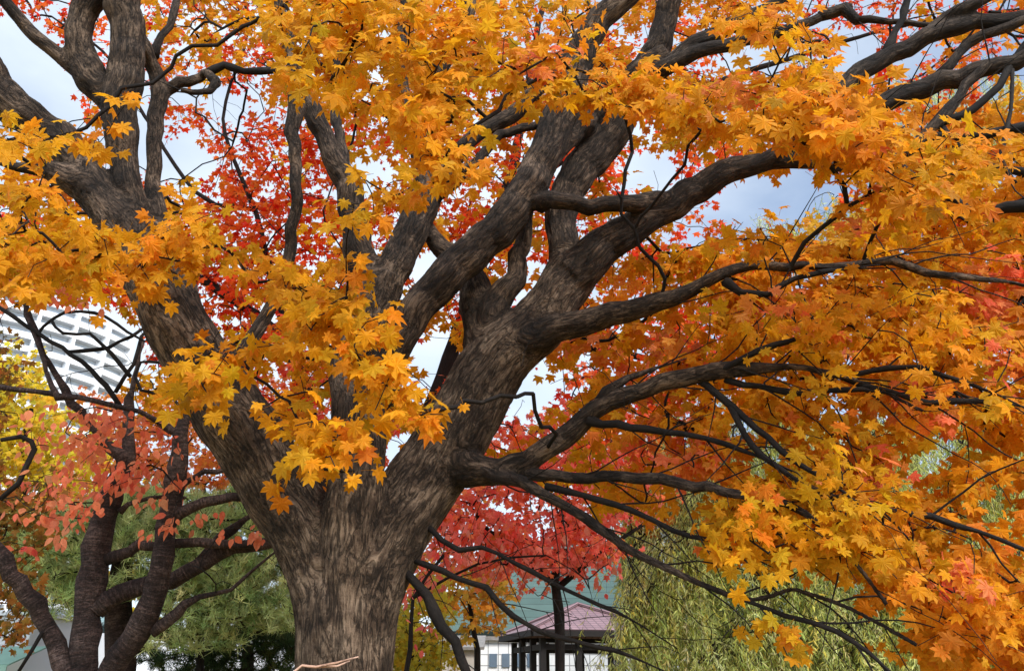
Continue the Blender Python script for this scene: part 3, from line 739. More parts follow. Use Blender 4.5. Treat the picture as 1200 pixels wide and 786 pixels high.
nn = np.zeros(nv * 3, np.float32); me.vertices.foreach_get("normal", nn); nn = nn.reshape(-1, 3).astype(float)
nl = len(me.loops); li = np.zeros(nl, np.int32); me.loops.foreach_get("vertex_index", li)
lt = np.zeros(len(me.polygons), np.int32); me.polygons.foreach_get("loop_total", lt)
assert (lt == 4).all()
quads = li.reshape(-1, 4)
A, B = np.array(segA), np.array(segB); R1, R2 = np.array(segR), np.array(segR2); SL = np.array(segL); SI = np.array(segId); SU = np.array(segU); SV = np.array(segV)
# let each limb's length coordinate start where its parent's is, so the grain runs on through the crotch
GO = np.zeros((len(BIG), 3))
for bi in range(1, len(BIG)):
    fi = np.where(SI == bi)[0][0]
    m = np.where(SI < bi)[0]
    dd = np.linalg.norm((A[m] + B[m]) / 2 - A[fi], axis=1) - (R1[m] + R2[m]) / 2
    k = m[np.argmin(dd)]
    tgt = SL[k, 0]
    sel = SI == bi
    if bi < 4:
        k = np.where(SI == 0)[0][np.argmin(np.abs(A[SI == 0][:, 2] - A[fi][2]))]
        tgt = A[fi][2] - A[0][2]
    SL[sel] += tgt - SL[fi, 0]
    of = A[fi] - A[k]
    GO[bi] = GO[SI[k]] + np.array([of @ SU[k, 0], of @ SV[k, 0], 0])
nb = len(BIG)
best = np.zeros(nv, int); grain = np.zeros((nv, 3)); rr = np.zeros(nv)
AB = B - A; ab2 = np.sum(AB ** 2, 1) + 1e-12
starts = np.array([np.where(SI == b)[0][0] for b in range(nb)])
for s0 in range(0, nv, 3000):
    p = co[s0:s0 + 3000]; m = len(p); ar_ = np.arange(m)
    ap = p[:, None] - A[None]
    t = np.clip(np.sum(ap * AB[None], 2) / ab2, 0, 1)
    d = np.linalg.norm(ap - t[..., None] * AB[None], axis=2)
    sc = d - (R1 + t * (R2 - R1))
    acc = np.zeros((m, 3)); ws = np.zeros(m); smin = sc.min(1)
    best[s0:s0 + 3000] = np.argmin(sc, 1)
    ra = np.zeros(m)
    for b in range(nb):
        e = starts[b + 1] if b + 1 < nb else len(SI)
        k = starts[b] + np.argmin(d[:, starts[b]:e], 1)
        w = np.exp(-(sc[ar_, k] - smin) / 0.018)
        tk = t[ar_, k]
        of = p - (A[k] + tk[:, None] * AB[k])
        uk = SU[k, 0] * (1 - tk[:, None]) + SU[k, 1] * tk[:, None]; vk = SV[k, 0] * (1 - tk[:, None]) + SV[k, 1] * tk[:, None]
        g = np.stack([np.sum(of * uk, 1), np.sum(of * vk, 1), SL[k, 0] + tk * (SL[k, 1] - SL[k, 0])], -1) + GO[b]
        acc += g * w[:, None]; ws += w; ra += w * (R1[k] + tk * (R2[k] - R1[k]))
    grain[s0:s0 + 3000] = acc / ws[:, None]; rr[s0:s0 + 3000] = ra / ws
# real relief: long fissures and lumps
disp = np.zeros(nv)
for i in range(nv):
    g = grain[i]
    a = mnoise.fractal(Vector((g[0] * 17, g[1] * 17, g[2] * 2.4)), 1.0, 2.0, 4)
    b = mnoise.noise(Vector((co[i][0] * 4.5, co[i][1] * 4.5, co[i][2] * 3.2)))
    c = abs(mnoise.noise(Vector((g[0] * 30, g[1] * 30, g[2] * 5.0 + 9))))
    disp[i] = 0.10 * a + 0.20 * b - 0.09 * (1 - min(1, c * 4))
co2 = co + nn * (disp * np.minimum(rr * 0.55, 0.085))[:, None]
# recompute smooth normals
fn = np.cross(co2[quads[:, 2]] - co2[quads[:, 0]], co2[quads[:, 3]] - co2[quads[:, 1]])
vn = np.zeros((nv, 3))
for k in range(4): np.add.at(vn, quads[:, k], fn)
vn = unit(vn)
fid = SI[best][quads[:, 0]]
owner = {}
TRUNKSET = {0}
for bi, k in enumerate(BIG):
    sel = quads[fid == bi]
    if not len(sel): continue
    u, inv = np.unique(sel, return_inverse=True)
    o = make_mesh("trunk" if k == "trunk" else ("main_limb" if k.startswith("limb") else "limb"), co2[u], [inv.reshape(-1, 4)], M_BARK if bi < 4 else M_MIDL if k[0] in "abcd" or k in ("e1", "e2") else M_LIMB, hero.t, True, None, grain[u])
    o.data.normals_split_custom_set_from_vertices([tuple(x) for x in vn[u]])
bpy.data.objects.remove(tmp); bpy.data.meshes.remove(me)
for k, q in HL.items():
    if k in BIG: continue
    s2 = Soup(); tube(s2, q[:, :3], q[:, 3] * (1 + 0.12 * rng.normal(size=len(q))), n=9, rough=0.05, l0=rng.uniform(0, 9))
    s2.build("branch", M_TWIG if q[:, 3].max() < 0.045 else M_LIMB, hero.t, True, grain=True)

# foliage of the hero: density per 40-pixel cell of the photograph
H_GRID = parse([
 "000145666899987776465321011113", "002234546889987787755311101112", "002221123567788888878765433222", "025200001234665533478888764333",
 "354100001232441111215666788764", "675112001121132112100000268853", "786311101232233222221001357876", "787211112441224433368888889998",
 "245320023643322223468889999998", "000100012564542234689999999998", "000013456775321036789999999998", "000035433565211024689999999999",
 "000000045433201124577899999878", "000000024400001234566789987777", "000000000000000123456789975788", "000000000000000001224899997788",
 "000000000000000000000699999965", "000000000000000000000142259998", "000000000000000000000021005998", "000000000000000000000010001652"])
hx, hy = sample_grid(H_GRID, 9.5, 3.1, clump=0.65)
kk = (hx < 700) | (rng.uniform(0, 1, len(hx)) < 0.82)
hx, hy = hx[kk], hy[kk]
# keep some distance layers: behind the limbs on the left and centre, around and behind them on the right
VIEW_GAPS = [(1110, 525, 50, 20, 0), (1165, 598, 36, 14, 0), (1030, 498, 26, 12, 0), (860, 500, 26, 16, 0), (1172, 645, 26, 20, 0), (800, 395, 16, 10, 0), (1080, 560, 30, 10, 0), (905, 560, 16, 10, 0), (950, 520, 24, 8, 0), (1150, 445, 24, 8, 0)]
def in_gap(x, y): return np.any([((x - a) / (c + 2)) ** 2 + ((y - b + 14) / (d + 10)) ** 2 < 1 for a, b, c, d, _ in VIEW_GAPS], axis=0)
kk = ~in_gap(hx, hy); hx, hy = hx[kk], hy[kk]
wr = np.clip((hx - 700) / 120, 0, 1)
Dh = (1 - wr) * rng.uniform(6.0, 7.6, len(hx)) + wr * (4.7 + rng.uniform(0, 1.0, len(hx)) ** 1.3 * 1.3)
low = np.clip((hy - 560) / 150, 0, 1) * wr
Dh -= low * 0.35
# wood stays in front where the photograph shows it
cor_px = []
for k_, q_ in HL.items():
    if q_[:, 3].max() < 0.03: continue
    for p_ in q_[::2]:
        d_ = p_[:3] - np.array([0, 0, EYE]); ax_ = d_[1] * CP + d_[2] * SP; up_ = -d_[1] * SP + d_[2] * CP
        cor_px.append((600 + F_PX * d_[0] / ax_, 393 - F_PX * up_ / ax_, p_[3] / ax_ * F_PX, p_[1]))
cor_px = np.array(cor_px)
def behind_wood(x, y, D, margin=16):
    d = np.hypot(x[:, None] - cor_px[None, :, 0], y[:, None] - cor_px[None, :, 1]) - cor_px[None, :, 2]
    near = d < margin
    return np.max(np.where(near, cor_px[None, :, 3], 0), 1)
wl_ = (hx < 835) & (hy > 592) | (hx < 965) & (hy > 640) | (hx < 1040) & (hy > 665) | (hx < 1080) & (hy > 690)
hx, hy, Dh, low, wr = hx[~wl_], hy[~wl_], Dh[~wl_], low[~wl_], wr[~wl_]
bw = behind_wood(hx, hy, Dh, 26)
Dh = np.where(bw > 0, np.maximum(Dh, bw + 0.40), Dh)
cenH = P(hx, hy, Dh)
F_ELL = [(40, 232, 46, 16), (40, 285, 72, 36), (15, 160, 50, 14), (75, 160, 44, 15), (222, 272, 62, 28), (180, 312, 46, 20, 0, .8), (95, 292, 42, 26, 20), (60, 320, 60, 18, 0, .7),
         (150, 335, 40, 16, 0, .7), (350, 335, 62, 30, 20), (400, 375, 58, 44, 35), (442, 422, 34, 24, 40), (465, 470, 44, 22, 20), (262, 425, 62, 22, -8), (228, 455, 48, 18, -10, .8),
         (285, 400, 40, 16, 0, .5), (355, 508, 46, 24, 10), (372, 540, 36, 16, 10), (500, 485, 22, 12, 0, .6), (440, 30, 115, 38), (540, 62, 70, 34), (400, 90, 60, 30, 0, .8), (480, 118, 58, 28, 10),
         (525, 185, 44, 32, 30), (500, 140, 40, 20), (640, 92, 80, 22, 8), (760, 112, 95, 25, 5), (720, 95, 70, 18), (850, 118, 68, 32), (835, 142, 40, 16), (930, 115, 60, 34), (980, 130, 60, 38),
         (1000, 172, 50, 32), (1070, 222, 72, 32), (1120, 180, 60, 26), (920, 45, 34, 34), (890, 20, 40, 20), (380, 8, 70, 18), (620, 60, 50, 22), (300, 20, 40, 16, 0, .5), (130, 125, 25, 14, 0, .6),
         (660, 25, 40, 22, 0, .6), (560, 15, 50, 20, 0, .8), (415, 235, 24, 16, 0, .5), (1010, 250, 60, 18, 0, .6), (940, 150, 40, 20)]
fx, fy = sample_ell(F_ELL, 6.2)
kk = open_sky(fx, fy); fx, fy = fx[kk], fy[kk]
Df = 3.25 + 0.9 * rng.uniform(0, 1, len(fx)) + 0.25 * np.sin(fx / 90.0)
Df += np.where((fx < 560) & (fy > 280), 0.35, 0.0)
cenF = P(fx, fy, Df)
R_ELL = [(880, 650, 46, 46), (930, 680, 50, 34, 20), (960, 600, 70, 36, 20), (1010, 630, 60, 34, 25), (1090, 685, 66, 36, 30), (1150, 705, 50, 34, 20), (1100, 745, 34, 18, 10), (912, 742, 18, 7, 0, .6),
         (1000, 560, 60, 24, 20), (1070, 480, 70, 26, 10, .6), (1120, 400, 80, 36, 0, .7), (950, 380, 80, 34, 0, .6), (1060, 350, 80, 30, 0, .6), (900, 290, 90, 22, 5, .7), (840, 340, 50, 20, 0, .5), (1150, 560, 50, 26, 20, .5), (900, 600, 60, 24, 15, .8), (1040, 600, 60, 26, 20, .9), (1150, 680, 60, 26, 20, .8), (1000, 460, 70, 24, 5, .6), (1120, 480, 60, 20, 5, .6)]
rx, ry = sample_ell(R_ELL, 6.0)
wl_ = (rx < 850) & (ry > 592) | (rx < 965) & (ry > 648) & (np.abs(rx - 912) > 22) | (rx < 1035) & (ry > 668) & (np.abs(rx - 912) > 22) | (ry > 650) & (ry < 725) & (np.abs(rx - 912) < 60)
wl_ |= in_gap(rx, ry)
rx, ry = rx[~wl_], ry[~wl_]
Dr = 4.0 + rng.uniform(0, 0.9, len(rx))
bw = behind_wood(rx, ry, Dr, 12)
Dr = np.where(bw > 0, np.maximum(Dr, bw + 0.35), Dr)
cenR = P(rx, ry, Dr)
bx_, by_ = sample_ell([(720, 560, 150, 110, 20), (640, 430, 60, 40), (860, 470, 120, 60), (900, 720, 110, 40, 20), (620, 690, 110, 60), (1050, 470, 120, 60, 0, .6), (820, 310, 100, 30, 0, .6), (260, 370, 60, 60, 0, .5), (500, 420, 30, 30, 0, .5),
                       (780, 190, 60, 60, 0, .5), (920, 90, 140, 60, 0, .5), (250, 120, 90, 60, 0, .5)], 2.6)
cenT = P(bx_, by_, np.where(bx_ > 560, rng.uniform(4.5, 5.6, len(bx_)), rng.uniform(6.0, 6.9, len(bx_))))
allc = np.vstack([cenH, cenF, cenR, cenT])
for k_, q_ in HL.items():
    if k_[0] in "eu": hero.side_shoots(q_, every=0.20 if k_[0] == "e" else 0.4, lmax=1.2 if k_[0] == "e" else .7, rmax=0.075)
    elif k_[0] in "g": hero.side_shoots(q_, every=0.16, lmin=.2, lmax=.6, r0=.004)
    elif k_ in ("a7", "a8", "a9", "b4", "b5", "b6", "b7", "b1"): hero.side_shoots(q_, every=0.4, lmin=.2, lmax=.6, rmax=0.05, r0=.005)
arr = hero.grow(allc, wts=np.concatenate([np.ones(len(allc) - len(cenT)), np.full(len(cenT), .3)]), wander=0.06, maxr=0.014, tip_r=0.0026)
nh, nf = len(cenH), len(cenF)
hero.twig_mesh("twigs", M_TWIG)
GOLD = [(.76, .355, .010, 5), (.78, .39, .012, 4), (.75, .33, .008, 4), (.74, .22, .012, 3.5), (.52, .33, .015, 3.5), (.66, .36, .010, 3), (.80, .46, .03, 1.2), (.68, .14, .02, .5)]
ORNG = [(.79, .33, .015, 5), (.81, .37, .02, 4), (.79, .24, .025, 2), (.66, .25, .010, 3), (.74, .15, .05, .7), (.54, .27, .015, 1.5)]
def hero_col(c, m):
    a = pick(GOLD, m); b = pick(ORNG, m)
    f = np.array([mnoise.noise(Vector((x[0] * 0.8, x[1] * 0.8, x[2] * 0.9))) for x in c])
    w = np.clip(0.30 + 1.3 * f + 0.10 * (c[:, 0] - 1.5), 0, 1)
    w = (rng.uniform(0, 1, m) < w)[:, None]
    out = np.where(w, b, a)
    # boughs that have turned red early
    d_ = c - np.array([0, 0, EYE]); ax_ = d_[:, 1] * CP + d_[:, 2] * SP
    px_ = 600 + F_PX * d_[:, 0] / ax_; py_ = 393 - F_PX * (-d_[:, 1] * SP + d_[:, 2] * CP) / ax_
    pr = np.zeros(m)
    for cx_, cy_, a_, b_, p_ in [(1165, 335, 50, 34, .7), (1120, 672, 24, 16, .9), (1075, 470, 60, 16, .35), (1020, 545, 60, 18, .35), (1190, 420, 30, 60, .5), (985, 255, 50, 20, .5), (640, 60, 40, 26, .4), (700, 380, 60, 20, .3), (90, 200, 60, 20, .25), (860, 100, 60, 30, .3), (900, 350, 60, 20, .25), (800, 520, 60, 30, .45), (760, 420, 60, 30, .4)]:
        pr = np.maximum(pr, p_ * ((((px_ - cx_) / a_) ** 2 + ((py_ - cy_) / b_) ** 2) < 1))
    return np.where((rng.uniform(0, 1, m) < pr)[:, None], pick([(.84, .20, .08, 4), (.80, .12, .05, 2), (.86, .32, .10, 3)], m), out)
for sx0, sx1, nm in ((-99, 99, "foliage"),):
    s1 = Soup()
    dress(s1, LEAF_MID, cenH, arr[:nh], 11, 0.088, GOLD, colf=hero_col, spread=0.16)
    s1.build("crown", M_LEAF, hero.t, col=True)
s1 = Soup(); st = Soup()
dress(s1, LEAF_BIG, cenF, arr[nh:nh + nf], 5.6, 0.090, GOLD, colf=hero_col, twiglets=st, droop=0.7, spread=0.15)
dress(s1, LEAF_BIG, cenR, arr[nh + nf:nh + nf + len(cenR)], 6.2, 0.080, ORNG, colf=hero_col, twiglets=st, droop=0.6, spread=0.17)
s1.build("leaf_spray", M_LEAF, hero.t, col=True)
st.build("leaf_stalks", M_LEAF, hero.t, col=True)
print("hero leaves", nh, nf, len(cenR))

# ================================================================ CRIMSON MAPLES BEHIND
B_GRID = parse([
 "344223321111344332222323454432", "003334432113444322223345353232", "003212224434444333222345331110", "024204565566444433333444333210",
 "022202566653344544434422202220", "222241577753345555433001111000", "333455677754455555442101221111", "555555787644455554433221111111",
 "556546776533344444332211111111", "011225665433343333332111111111", "001112554433221124432111111111", "000011344432200024532100000000",
 "000000033332113233320000000000", "000000000000001222200000000000", "0"*30, "0"*30, "0"*30, "0"*30, "0"*30, "0"*30])
CRIM = [(.76, .030, .010, 4), (.84, .075, .012, 4), (.60, .016, .008, 2), (.80, .16, .015, 3), (.80, .25, .02, 2.5), (.76, .32, .02, 1)]
CORAL = [(.93, .22, .17, 4), (.95, .31, .23, 3), (.90, .11, .07, 2.5), (.92, .33, .06, 2), (.82, .05, .035, 1)]
bxp, byp = sample_grid(B_GRID, 27.0, 8.3, clump=0.4, sx=60, sy=36)
def red_tree(name, label, trunk, mask, group):
    base = P(trunk[0][0], 800, trunk[0][2])
    t = Tree(name, label, (base[0], base[1], 0.0), M_TWIG, group)
    t.limb([(trunk[0][0], 800 + 1.7 * F_PX / trunk[0][2], trunk[0][2], trunk[0][3] * 1.2)] + trunk, step=0.3)
    return t
redA = red_tree("red_maple", "crimson leaved maple glimpsed behind the left limbs of the huge maple", [(385, 700, 8.6, 12), (375, 560, 8.7, 11), (350, 440, 8.8, 10), (320, 330, 8.9, 5), (300, 250, 9.0, 3), (262, 140, 9.0, 2), (290, 40, 9.0, 1.5), (280, -30, 9.0, 1)], None, None)
redA.limb([(340, 400, 8.8, 6), (240, 330, 8.8, 5), (120, 290, 8.7, 4), (0, 270, 8.6, 3), (-80, 250, 8.5, 2)], step=0.3)
redA.limb([(298, 245, 9.0, 3), (230, 225, 9.0, 2.5), (160, 120, 9.0, 2), (120, 60, 9.0, 1.5), (60, 20, 9, 1)], step=0.3)
redB = red_tree("red_maple", "crimson leaved maple glimpsed between the central and right limbs of the huge maple", [(436, 700, 9.6, 12), (470, 580, 9.6, 11), (520, 440, 9.7, 10), (560, 320, 9.8, 8), (600, 200, 9.9, 6), (620, 90, 10, 4), (640, -30, 10, 3)], None, None)
redB.limb([(540, 400, 9.7, 6), (640, 400, 9.7, 5), (760, 420, 9.8, 4), (840, 440, 9.8, 3)], step=0.3)
redB.limb([(590, 240, 9.8, 5), (700, 160, 9.8, 4), (800, 110, 9.8, 4), (920, 70, 9.8, 3), (1060, 30, 9.8, 2), (1200, 10, 9.8, 2)], step=0.3)
for t, mk in ((redA, bxp < 420), (redB, bxp >= 420)):
    x, y = bxp[mk], byp[mk]
    D = rng.uniform(8.0, 10.2, len(x))
    c = P(x, y, D)
    ar = t.grow(c, step=0.3, wander=0.05, tip_r=0.0028, powr=0.38)
    t.limb_meshes(n=8)
    s1 = Soup()
    def cf(cc, m, t=t):
        a = pick(CRIM, m); b = pick(CORAL, m)
        hgt = np.clip((6.0 - cc[:, 2]) / 2.5, 0, 1)
        return np.where((rng.uniform(0, 1, m) < hgt * 0.8)[:, None], b, a)
    dress(s1, LEAF_SML, c, ar, 9, 0.084, CRIM, spread=0.13, colf=cf, facew=0.85)
    t.crown_mesh(s1)
    print(t.t.name, len(c))

# generic background tree from ellipses
def bg_tree(name, label, trunk, limbs, ell, D, dens, shape, size, pal, per=9, group=None, bark=None, spread=0.16, droop=0.55, facew=0.6, trunk_n=9, cat="tree"):
    gp = P(trunk[0][0], 800, trunk[0][2])
    t = Tree(name, label, (gp[0], gp[1], 0.0), bark or M_TWIG, group, cat)
    foot = (trunk[0][0], 800 + 1.75 * F_PX / trunk[0][2] * 1.1, trunk[0][2], trunk[0][3] * 1.15)
    t.limb([foot] + trunk if trunk[0][1] < foot[1] else trunk, step=0.3)
    for l in limbs: t.limb(l, step=0.3)
    x, y = sample_ell(ell, dens * 1.7)
    y = np.minimum(y, 845)
    Dd = rng.uniform(D[0], D[1], len(x))
    c = P(x, y, Dd)
    c[:, 2] = np.maximum(c[:, 2], 0.15)
    ar = t.grow(c, step=0.35, wander=0.05, tip_r=0.003, powr=0.36)
    t.limb_meshes(n=trunk_n)
    s1 = Soup()
    dress(s1, shape, c, ar, per, size, pal, spread=spread, droop=droop, facew=facew)
    t.crown_mesh(s1)
    return t

# coral red maple in front of the pavilion
bg_tree("red_maple", "coral red maple with a slim trunk rising in front of the pavilion roof",
        [(657, 790, 10.5, 6), (655, 720, 10.5, 6), (650, 680, 10.5, 5), (655, 620, 10.5, 4), (665, 560, 10.5, 3)],
        [[(650, 685, 10.5, 4), (610, 650, 10.3, 3), (560, 610, 10.2, 2)], [(652, 690, 10.5, 4), (700, 650, 10.5, 3), (760, 610, 10.5, 2)]],
        [(620, 600, 100, 60, 0, 1.1), (560, 640, 70, 40, 0, .8), (640, 520, 80, 40, 0, .8), (700, 590, 60, 46, 0, .9), (680, 650, 70, 24, 0, .6), (600, 545, 50, 40, 0, .8), (590, 660, 90, 24, 0, .8), (650, 640, 80, 26, 0, .9), (740, 560, 60, 30, 0, .6), (520, 600, 40, 40, 0, .8)],
        (9.6, 11.8), 9, LEAF_SML, 0.085, CORAL)
bg_tree("orange_maple", "orange and amber maple standing behind the coral red one",
        [(745, 790, 13.5, 4), (742, 720, 13.5, 4), (745, 650, 13.5, 4), (755, 580, 13.5, 3)], [],
        [(770, 560, 90, 40), (700, 545, 70, 40), (820, 540, 60, 40), (700, 510, 80, 30, 0, .8), (760, 500, 60, 40, 0, .7), (900, 400, 150, 90, 0, .8), (840, 330, 100, 40, 0, .6), (1040, 380, 90, 80, 0, .5), (760, 610, 80, 26, 0, .8), (540, 575, 40, 30), (640, 540, 60, 30)],
        (12.5, 14.5), 8, LEAF_SML, 0.105, [(.84, .33, .05, 4), (.84, .22, .07, 3), (.76, .38, .05, 2), (.6, .42, .08, 1)])
bg_tree("orange_maple", "low amber maple beside the white wall left of the pavilion",
        [(560, 790, 15, 4), (556, 740, 15, 3), (548, 700, 15, 2)], [],
        [(540, 690, 46, 26), (575, 700, 40, 30, 0, .8), (560, 735, 24, 12, 0, .8), (500, 680, 40, 30), (545, 655, 40, 20, 0, .6)],
        (14.2, 16), 11, LEAF_SML, 0.12, [(.82, .40, .04, 4), (.80, .28, .04, 2), (.6, .44, .06, 2), (.4, .32, .06, 2)])
bg_tree("yellow_shrub", "yellow green shrub standing right of the huge maple trunk",
        [(485, 800, 12.5, 4), (485, 760, 12.5, 3)], [],
        [(495, 740, 36, 60, 0, 1.1), (475, 770, 30, 40), (515, 785, 24, 22)],
        (12, 13.4), 16, LEAF_SML, 0.085, [(.70, .56, .05, 4), (.46, .46, .07, 4), (.72, .44, .04, 2)], cat="shrub")
bg_tree("dogwood", "drooping pinkish red oval leaves hanging beside the right edge of the huge trunk",
        [(470, 810, 8.0, 3), (480, 760, 8.0, 3), (485, 700, 8.0, 2), (520, 650, 8.0, 2)], [[(485, 700, 8, 2), (560, 660, 8, 1.5), (640, 650, 8, 1)]],
        [(490, 715, 26, 34, 0, .9), (560, 630, 60, 30, 0, .7), (640, 640, 50, 30, 0, .5), (500, 660, 30, 20, 0, .6), (600, 600, 60, 30, 0, .4), (690, 680, 40, 18, 0, .3)],
        (7.6, 8.4), 3.2, LEAF_OVAL, 0.085, [(.86, .20, .15, 4), (.82, .11, .09, 3), (.82, .30, .2, 2)], per=5, droop=1.4, cat="tree")
# left side
bg_tree("yellow_tree", "bright yellow tree on the far left in front of the white apartment block",
        [(20, 790, 16, 7), (25, 600, 16, 6), (35, 480, 16, 4)], [],
        [(18, 455, 48, 50), (60, 520, 76, 46), (20, 560, 60, 50), (110, 600, 60, 30, 0, .7), (130, 690, 50, 26, 0, .7), (80, 640, 60, 50, 0, .8), (90, 560, 70, 50, 0, .8), (-60, 500, 90, 120)],
        (15, 17.5), 11, LEAF_SML, 0.13, [(.80, .62, .04, 5), (.62, .56, .06, 3), (.80, .46, .04, 2)])
bg_tree("orange_maple", "orange red maple behind the dark cherry branches at the left",
        [(235, 790, 12.5, 5), (235, 680, 12.5, 4), (240, 600, 12.5, 3)], [],
        [(200, 520, 90, 46), (280, 555, 50, 36), (140, 560, 80, 40, 0, .8), (60, 600, 70, 24, 0, .6), (240, 480, 60, 30, 0, .7), (160, 470, 60, 24, 0, .6), (330, 470, 50, 50, 0, .5), (300, 600, 50, 16, 0, .5)],
        (11.8, 13.6), 10, LEAF_SML, 0.095, [(.84, .32, .06, 4), (.84, .22, .10, 3), (.80, .40, .06, 2), (.74, .12, .08, 1)])
bg_tree("maple_bush", "olive brown maple foliage at the far left edge above the green awning",
        [(-30, 800, 9.0, 8), (-25, 700, 9.0, 7), (0, 600, 9, 4)], [],
        [(15, 620, 50, 50), (10, 700, 36, 40, 0, .8), (30, 580, 50, 30, 0, .7), (6, 430, 20, 34, 0, .9), (10, 740, 28, 14, 0, .6), (-60, 560, 60, 200, 0, .8)],
        (8.6, 9.8), 9, LEAF_SML, 0.075, [(.30, .17, .03, 4), (.45, .14, .03, 2), (.17, .15, .03, 3), (.6, .2, .04, 1)])

# ================================================================ CHERRY TREE (left, dark limbs)
cg = P(100, 800, 6.4)
ch = Tree("cherry_tree", "dark barked cherry tree with several leaning stems left of the huge maple", (cg[0], cg[1], 0.0), M_CHERRY)
ch.limb([(95, 1060, 6.4, 26), (95, 930, 6.4, 22), (97, 840, 6.4, 19), (97, 780, 6.4, 19), (103, 720, 6.4, 19), (110, 660, 6.4, 18), (122, 605, 6.4, 17), (136, 565, 6.4, 14), (147, 545, 6.4, 12)], wob=0.004)
ch.limb([(92, 830, 6.4, 16), (75, 775, 6.35, 13), (55, 735, 6.3, 12), (30, 695, 6.2, 12), (5, 655, 6.1, 11), (-40, 600, 6.0, 10)])
ch.limb([(105, 840, 6.4, 16), (130, 785, 6.35, 17), (160, 742, 6.3, 17), (180, 700, 6.25, 17), (193, 650, 6.2, 14), (198, 600, 6.2, 14), (206, 545, 6.15, 12), (215, 500, 6.1, 9), (220, 475, 6.1, 7)])
ch.limb([(112, 715, 6.4, 13), (140, 695, 6.45, 12), (180, 685, 6.5, 12), (220, 670, 6.5, 11), (255, 648, 6.5, 11), (290, 640, 6.5, 9), (328, 634, 6.5, 7)])
ch.limb([(125, 655, 6.4, 10), (150, 642, 6.4, 8), (200, 638, 6.4, 7), (250, 637, 6.4, 6), (300, 636, 6.45, 6)])
ch.limb([(198, 610, 6.2, 9), (225, 592, 6.2, 8), (255, 585, 6.25, 7), (290, 583, 6.3, 6), (330, 577, 6.35, 5)])
ch.limb([(202, 580, 6.2, 7), (225, 560, 6.2, 5), (255, 550, 6.2, 5), (280, 545, 6.25, 4)])
ch.limb([(178, 740, 6.3, 9), (205, 718, 6.3, 8), (235, 700, 6.3, 5), (270, 690, 6.3, 4), (300, 665, 6.3, 3), (330, 640, 6.3, 2)])
ch.limb([(228, 665, 6.5, 9), (262, 630, 6.55, 8), (300, 602, 6.6, 4)])
ch.limb([(140, 600, 6.4, 6), (150, 590, 6.4, 4.5), (175, 583, 6.4, 4), (215, 582, 6.4, 3)])
ch.limb([(147, 548, 6.4, 11), (130, 525, 6.35, 8), (112, 505, 6.3, 5), (85, 470, 6.2, 6), (60, 430, 6.1, 5), (40, 385, 6.0, 5), (25, 330, 5.9, 4)])
ch.limb([(148, 548, 6.4, 10), (152, 510, 6.45, 8), (153, 470, 6.45, 6), (158, 430, 6.4, 4), (168, 400, 6.4, 3)])
ch.limb([(212, 510, 6.15, 7), (180, 492, 6.1, 5), (145, 476, 6.0, 5), (110, 468, 5.95, 5), (60, 462, 5.9, 5), (0, 452, 5.8, 5), (-50, 445, 5.8, 5)])
ch.limb([(140, 475, 6.0, 5), (118, 440, 5.95, 5), (85, 415, 5.9, 4), (45, 392, 5.9, 4), (0, 360, 5.8, 4), (-40, 330, 5.8, 3)])
ch.limb([(95, 465, 5.95, 4), (68, 465, 5.9, 6), (55, 435, 5.9, 4), (42, 400, 5.9, 4), (28, 355, 5.85, 4), (22, 335, 5.8, 3)])
ch.limb([(135, 460, 6, 4), (155, 425, 6, 3.5), (165, 395, 6.05, 3), (180, 380, 6.1, 2.5)])
ch.limb([(80, 412, 5.9, 3), (110, 410, 5.95, 4), (140, 402, 6.0, 3.5), (165, 385, 6.05, 3)])
ch.limb([(42, 395, 5.9, 3), (62, 372, 5.9, 3), (95, 365, 5.95, 3), (125, 370, 6, 3), (150, 390, 6, 3), (170, 400, 6, 2)])
ch.limb([(60, 375, 5.9, 3), (75, 390, 5.9, 3), (105, 392, 5.9, 3), (130, 415, 5.95, 4), (150, 440, 6, 4)])
ch.limb([(20, 330, 5.8, 3), (60, 318, 5.8, 4), (110, 313, 5.9, 4), (140, 312, 6, 3)])
ch.limb([(218, 490, 6.1, 5), (205, 470, 6.1, 3), (165, 455, 6.1, 3), (158, 440, 6.1, 3), (165, 425, 6.1, 3), (190, 425, 6.1, 3)])
ch.limb([(50, 740, 6.25, 4), (20, 790, 6.2, 3)])
ch.limb([(0, 585, 5.9, 5), (20, 565, 5.9, 5), (40, 515, 5.9, 5), (0, 518, 5.8, 4)])
x, y = sample_ell([(110, 500, 80, 30, 15, .9), (180, 540, 50, 40, 20), (70, 530, 50, 40, 0, .7), (60, 590, 60, 24, 20, .8), (20, 625, 30, 30, 0, .6), (110, 560, 50, 30, 0, .7), (220, 610, 60, 22, 0, .35), (60, 350, 60, 14, 0, .5), (30, 330, 50, 16, 0, .5), (205, 470, 20, 20, 0, .5), (290, 620, 40, 16, 0, .3), (150, 300, 60, 20, 0, .5)], 6.0)
c = P(x, y, rng.uniform(5.5, 6.9, len(x)))
bx_, by_ = sample_ell([(110, 400, 110, 70), (60, 480, 80, 50), (260, 590, 80, 50), (280, 660, 60, 40), (180, 500, 80, 60)], 2.4)
ar = ch.grow(np.vstack([c, P(bx_, by_, rng.uniform(5.7, 6.8, len(bx_)))]), step=0.15, wander=0.08, tip_r=0.0022)[:len(c)]
for i, q in enumerate(ch.limbs):
    q[:, 3] = np.where(q[:, 3] < .04, np.maximum(q[:, 3] * .62, .004), q[:, 3] * .84)
    s2 = Soup(); tube(s2, q[:, :3], q[:, 3] * (1 + 0.05 * rng.normal(size=len(q))), n=14 if q[:, 3].max() > .04 else 8, rough=0.03, l0=i * 2.1)
    s2.build("trunk" if i == 0 else "branch", M_CHERRY if q[:, 3].max() > .03 else M_TWIG, ch.t, True, grain=True)
s1 = Soup()
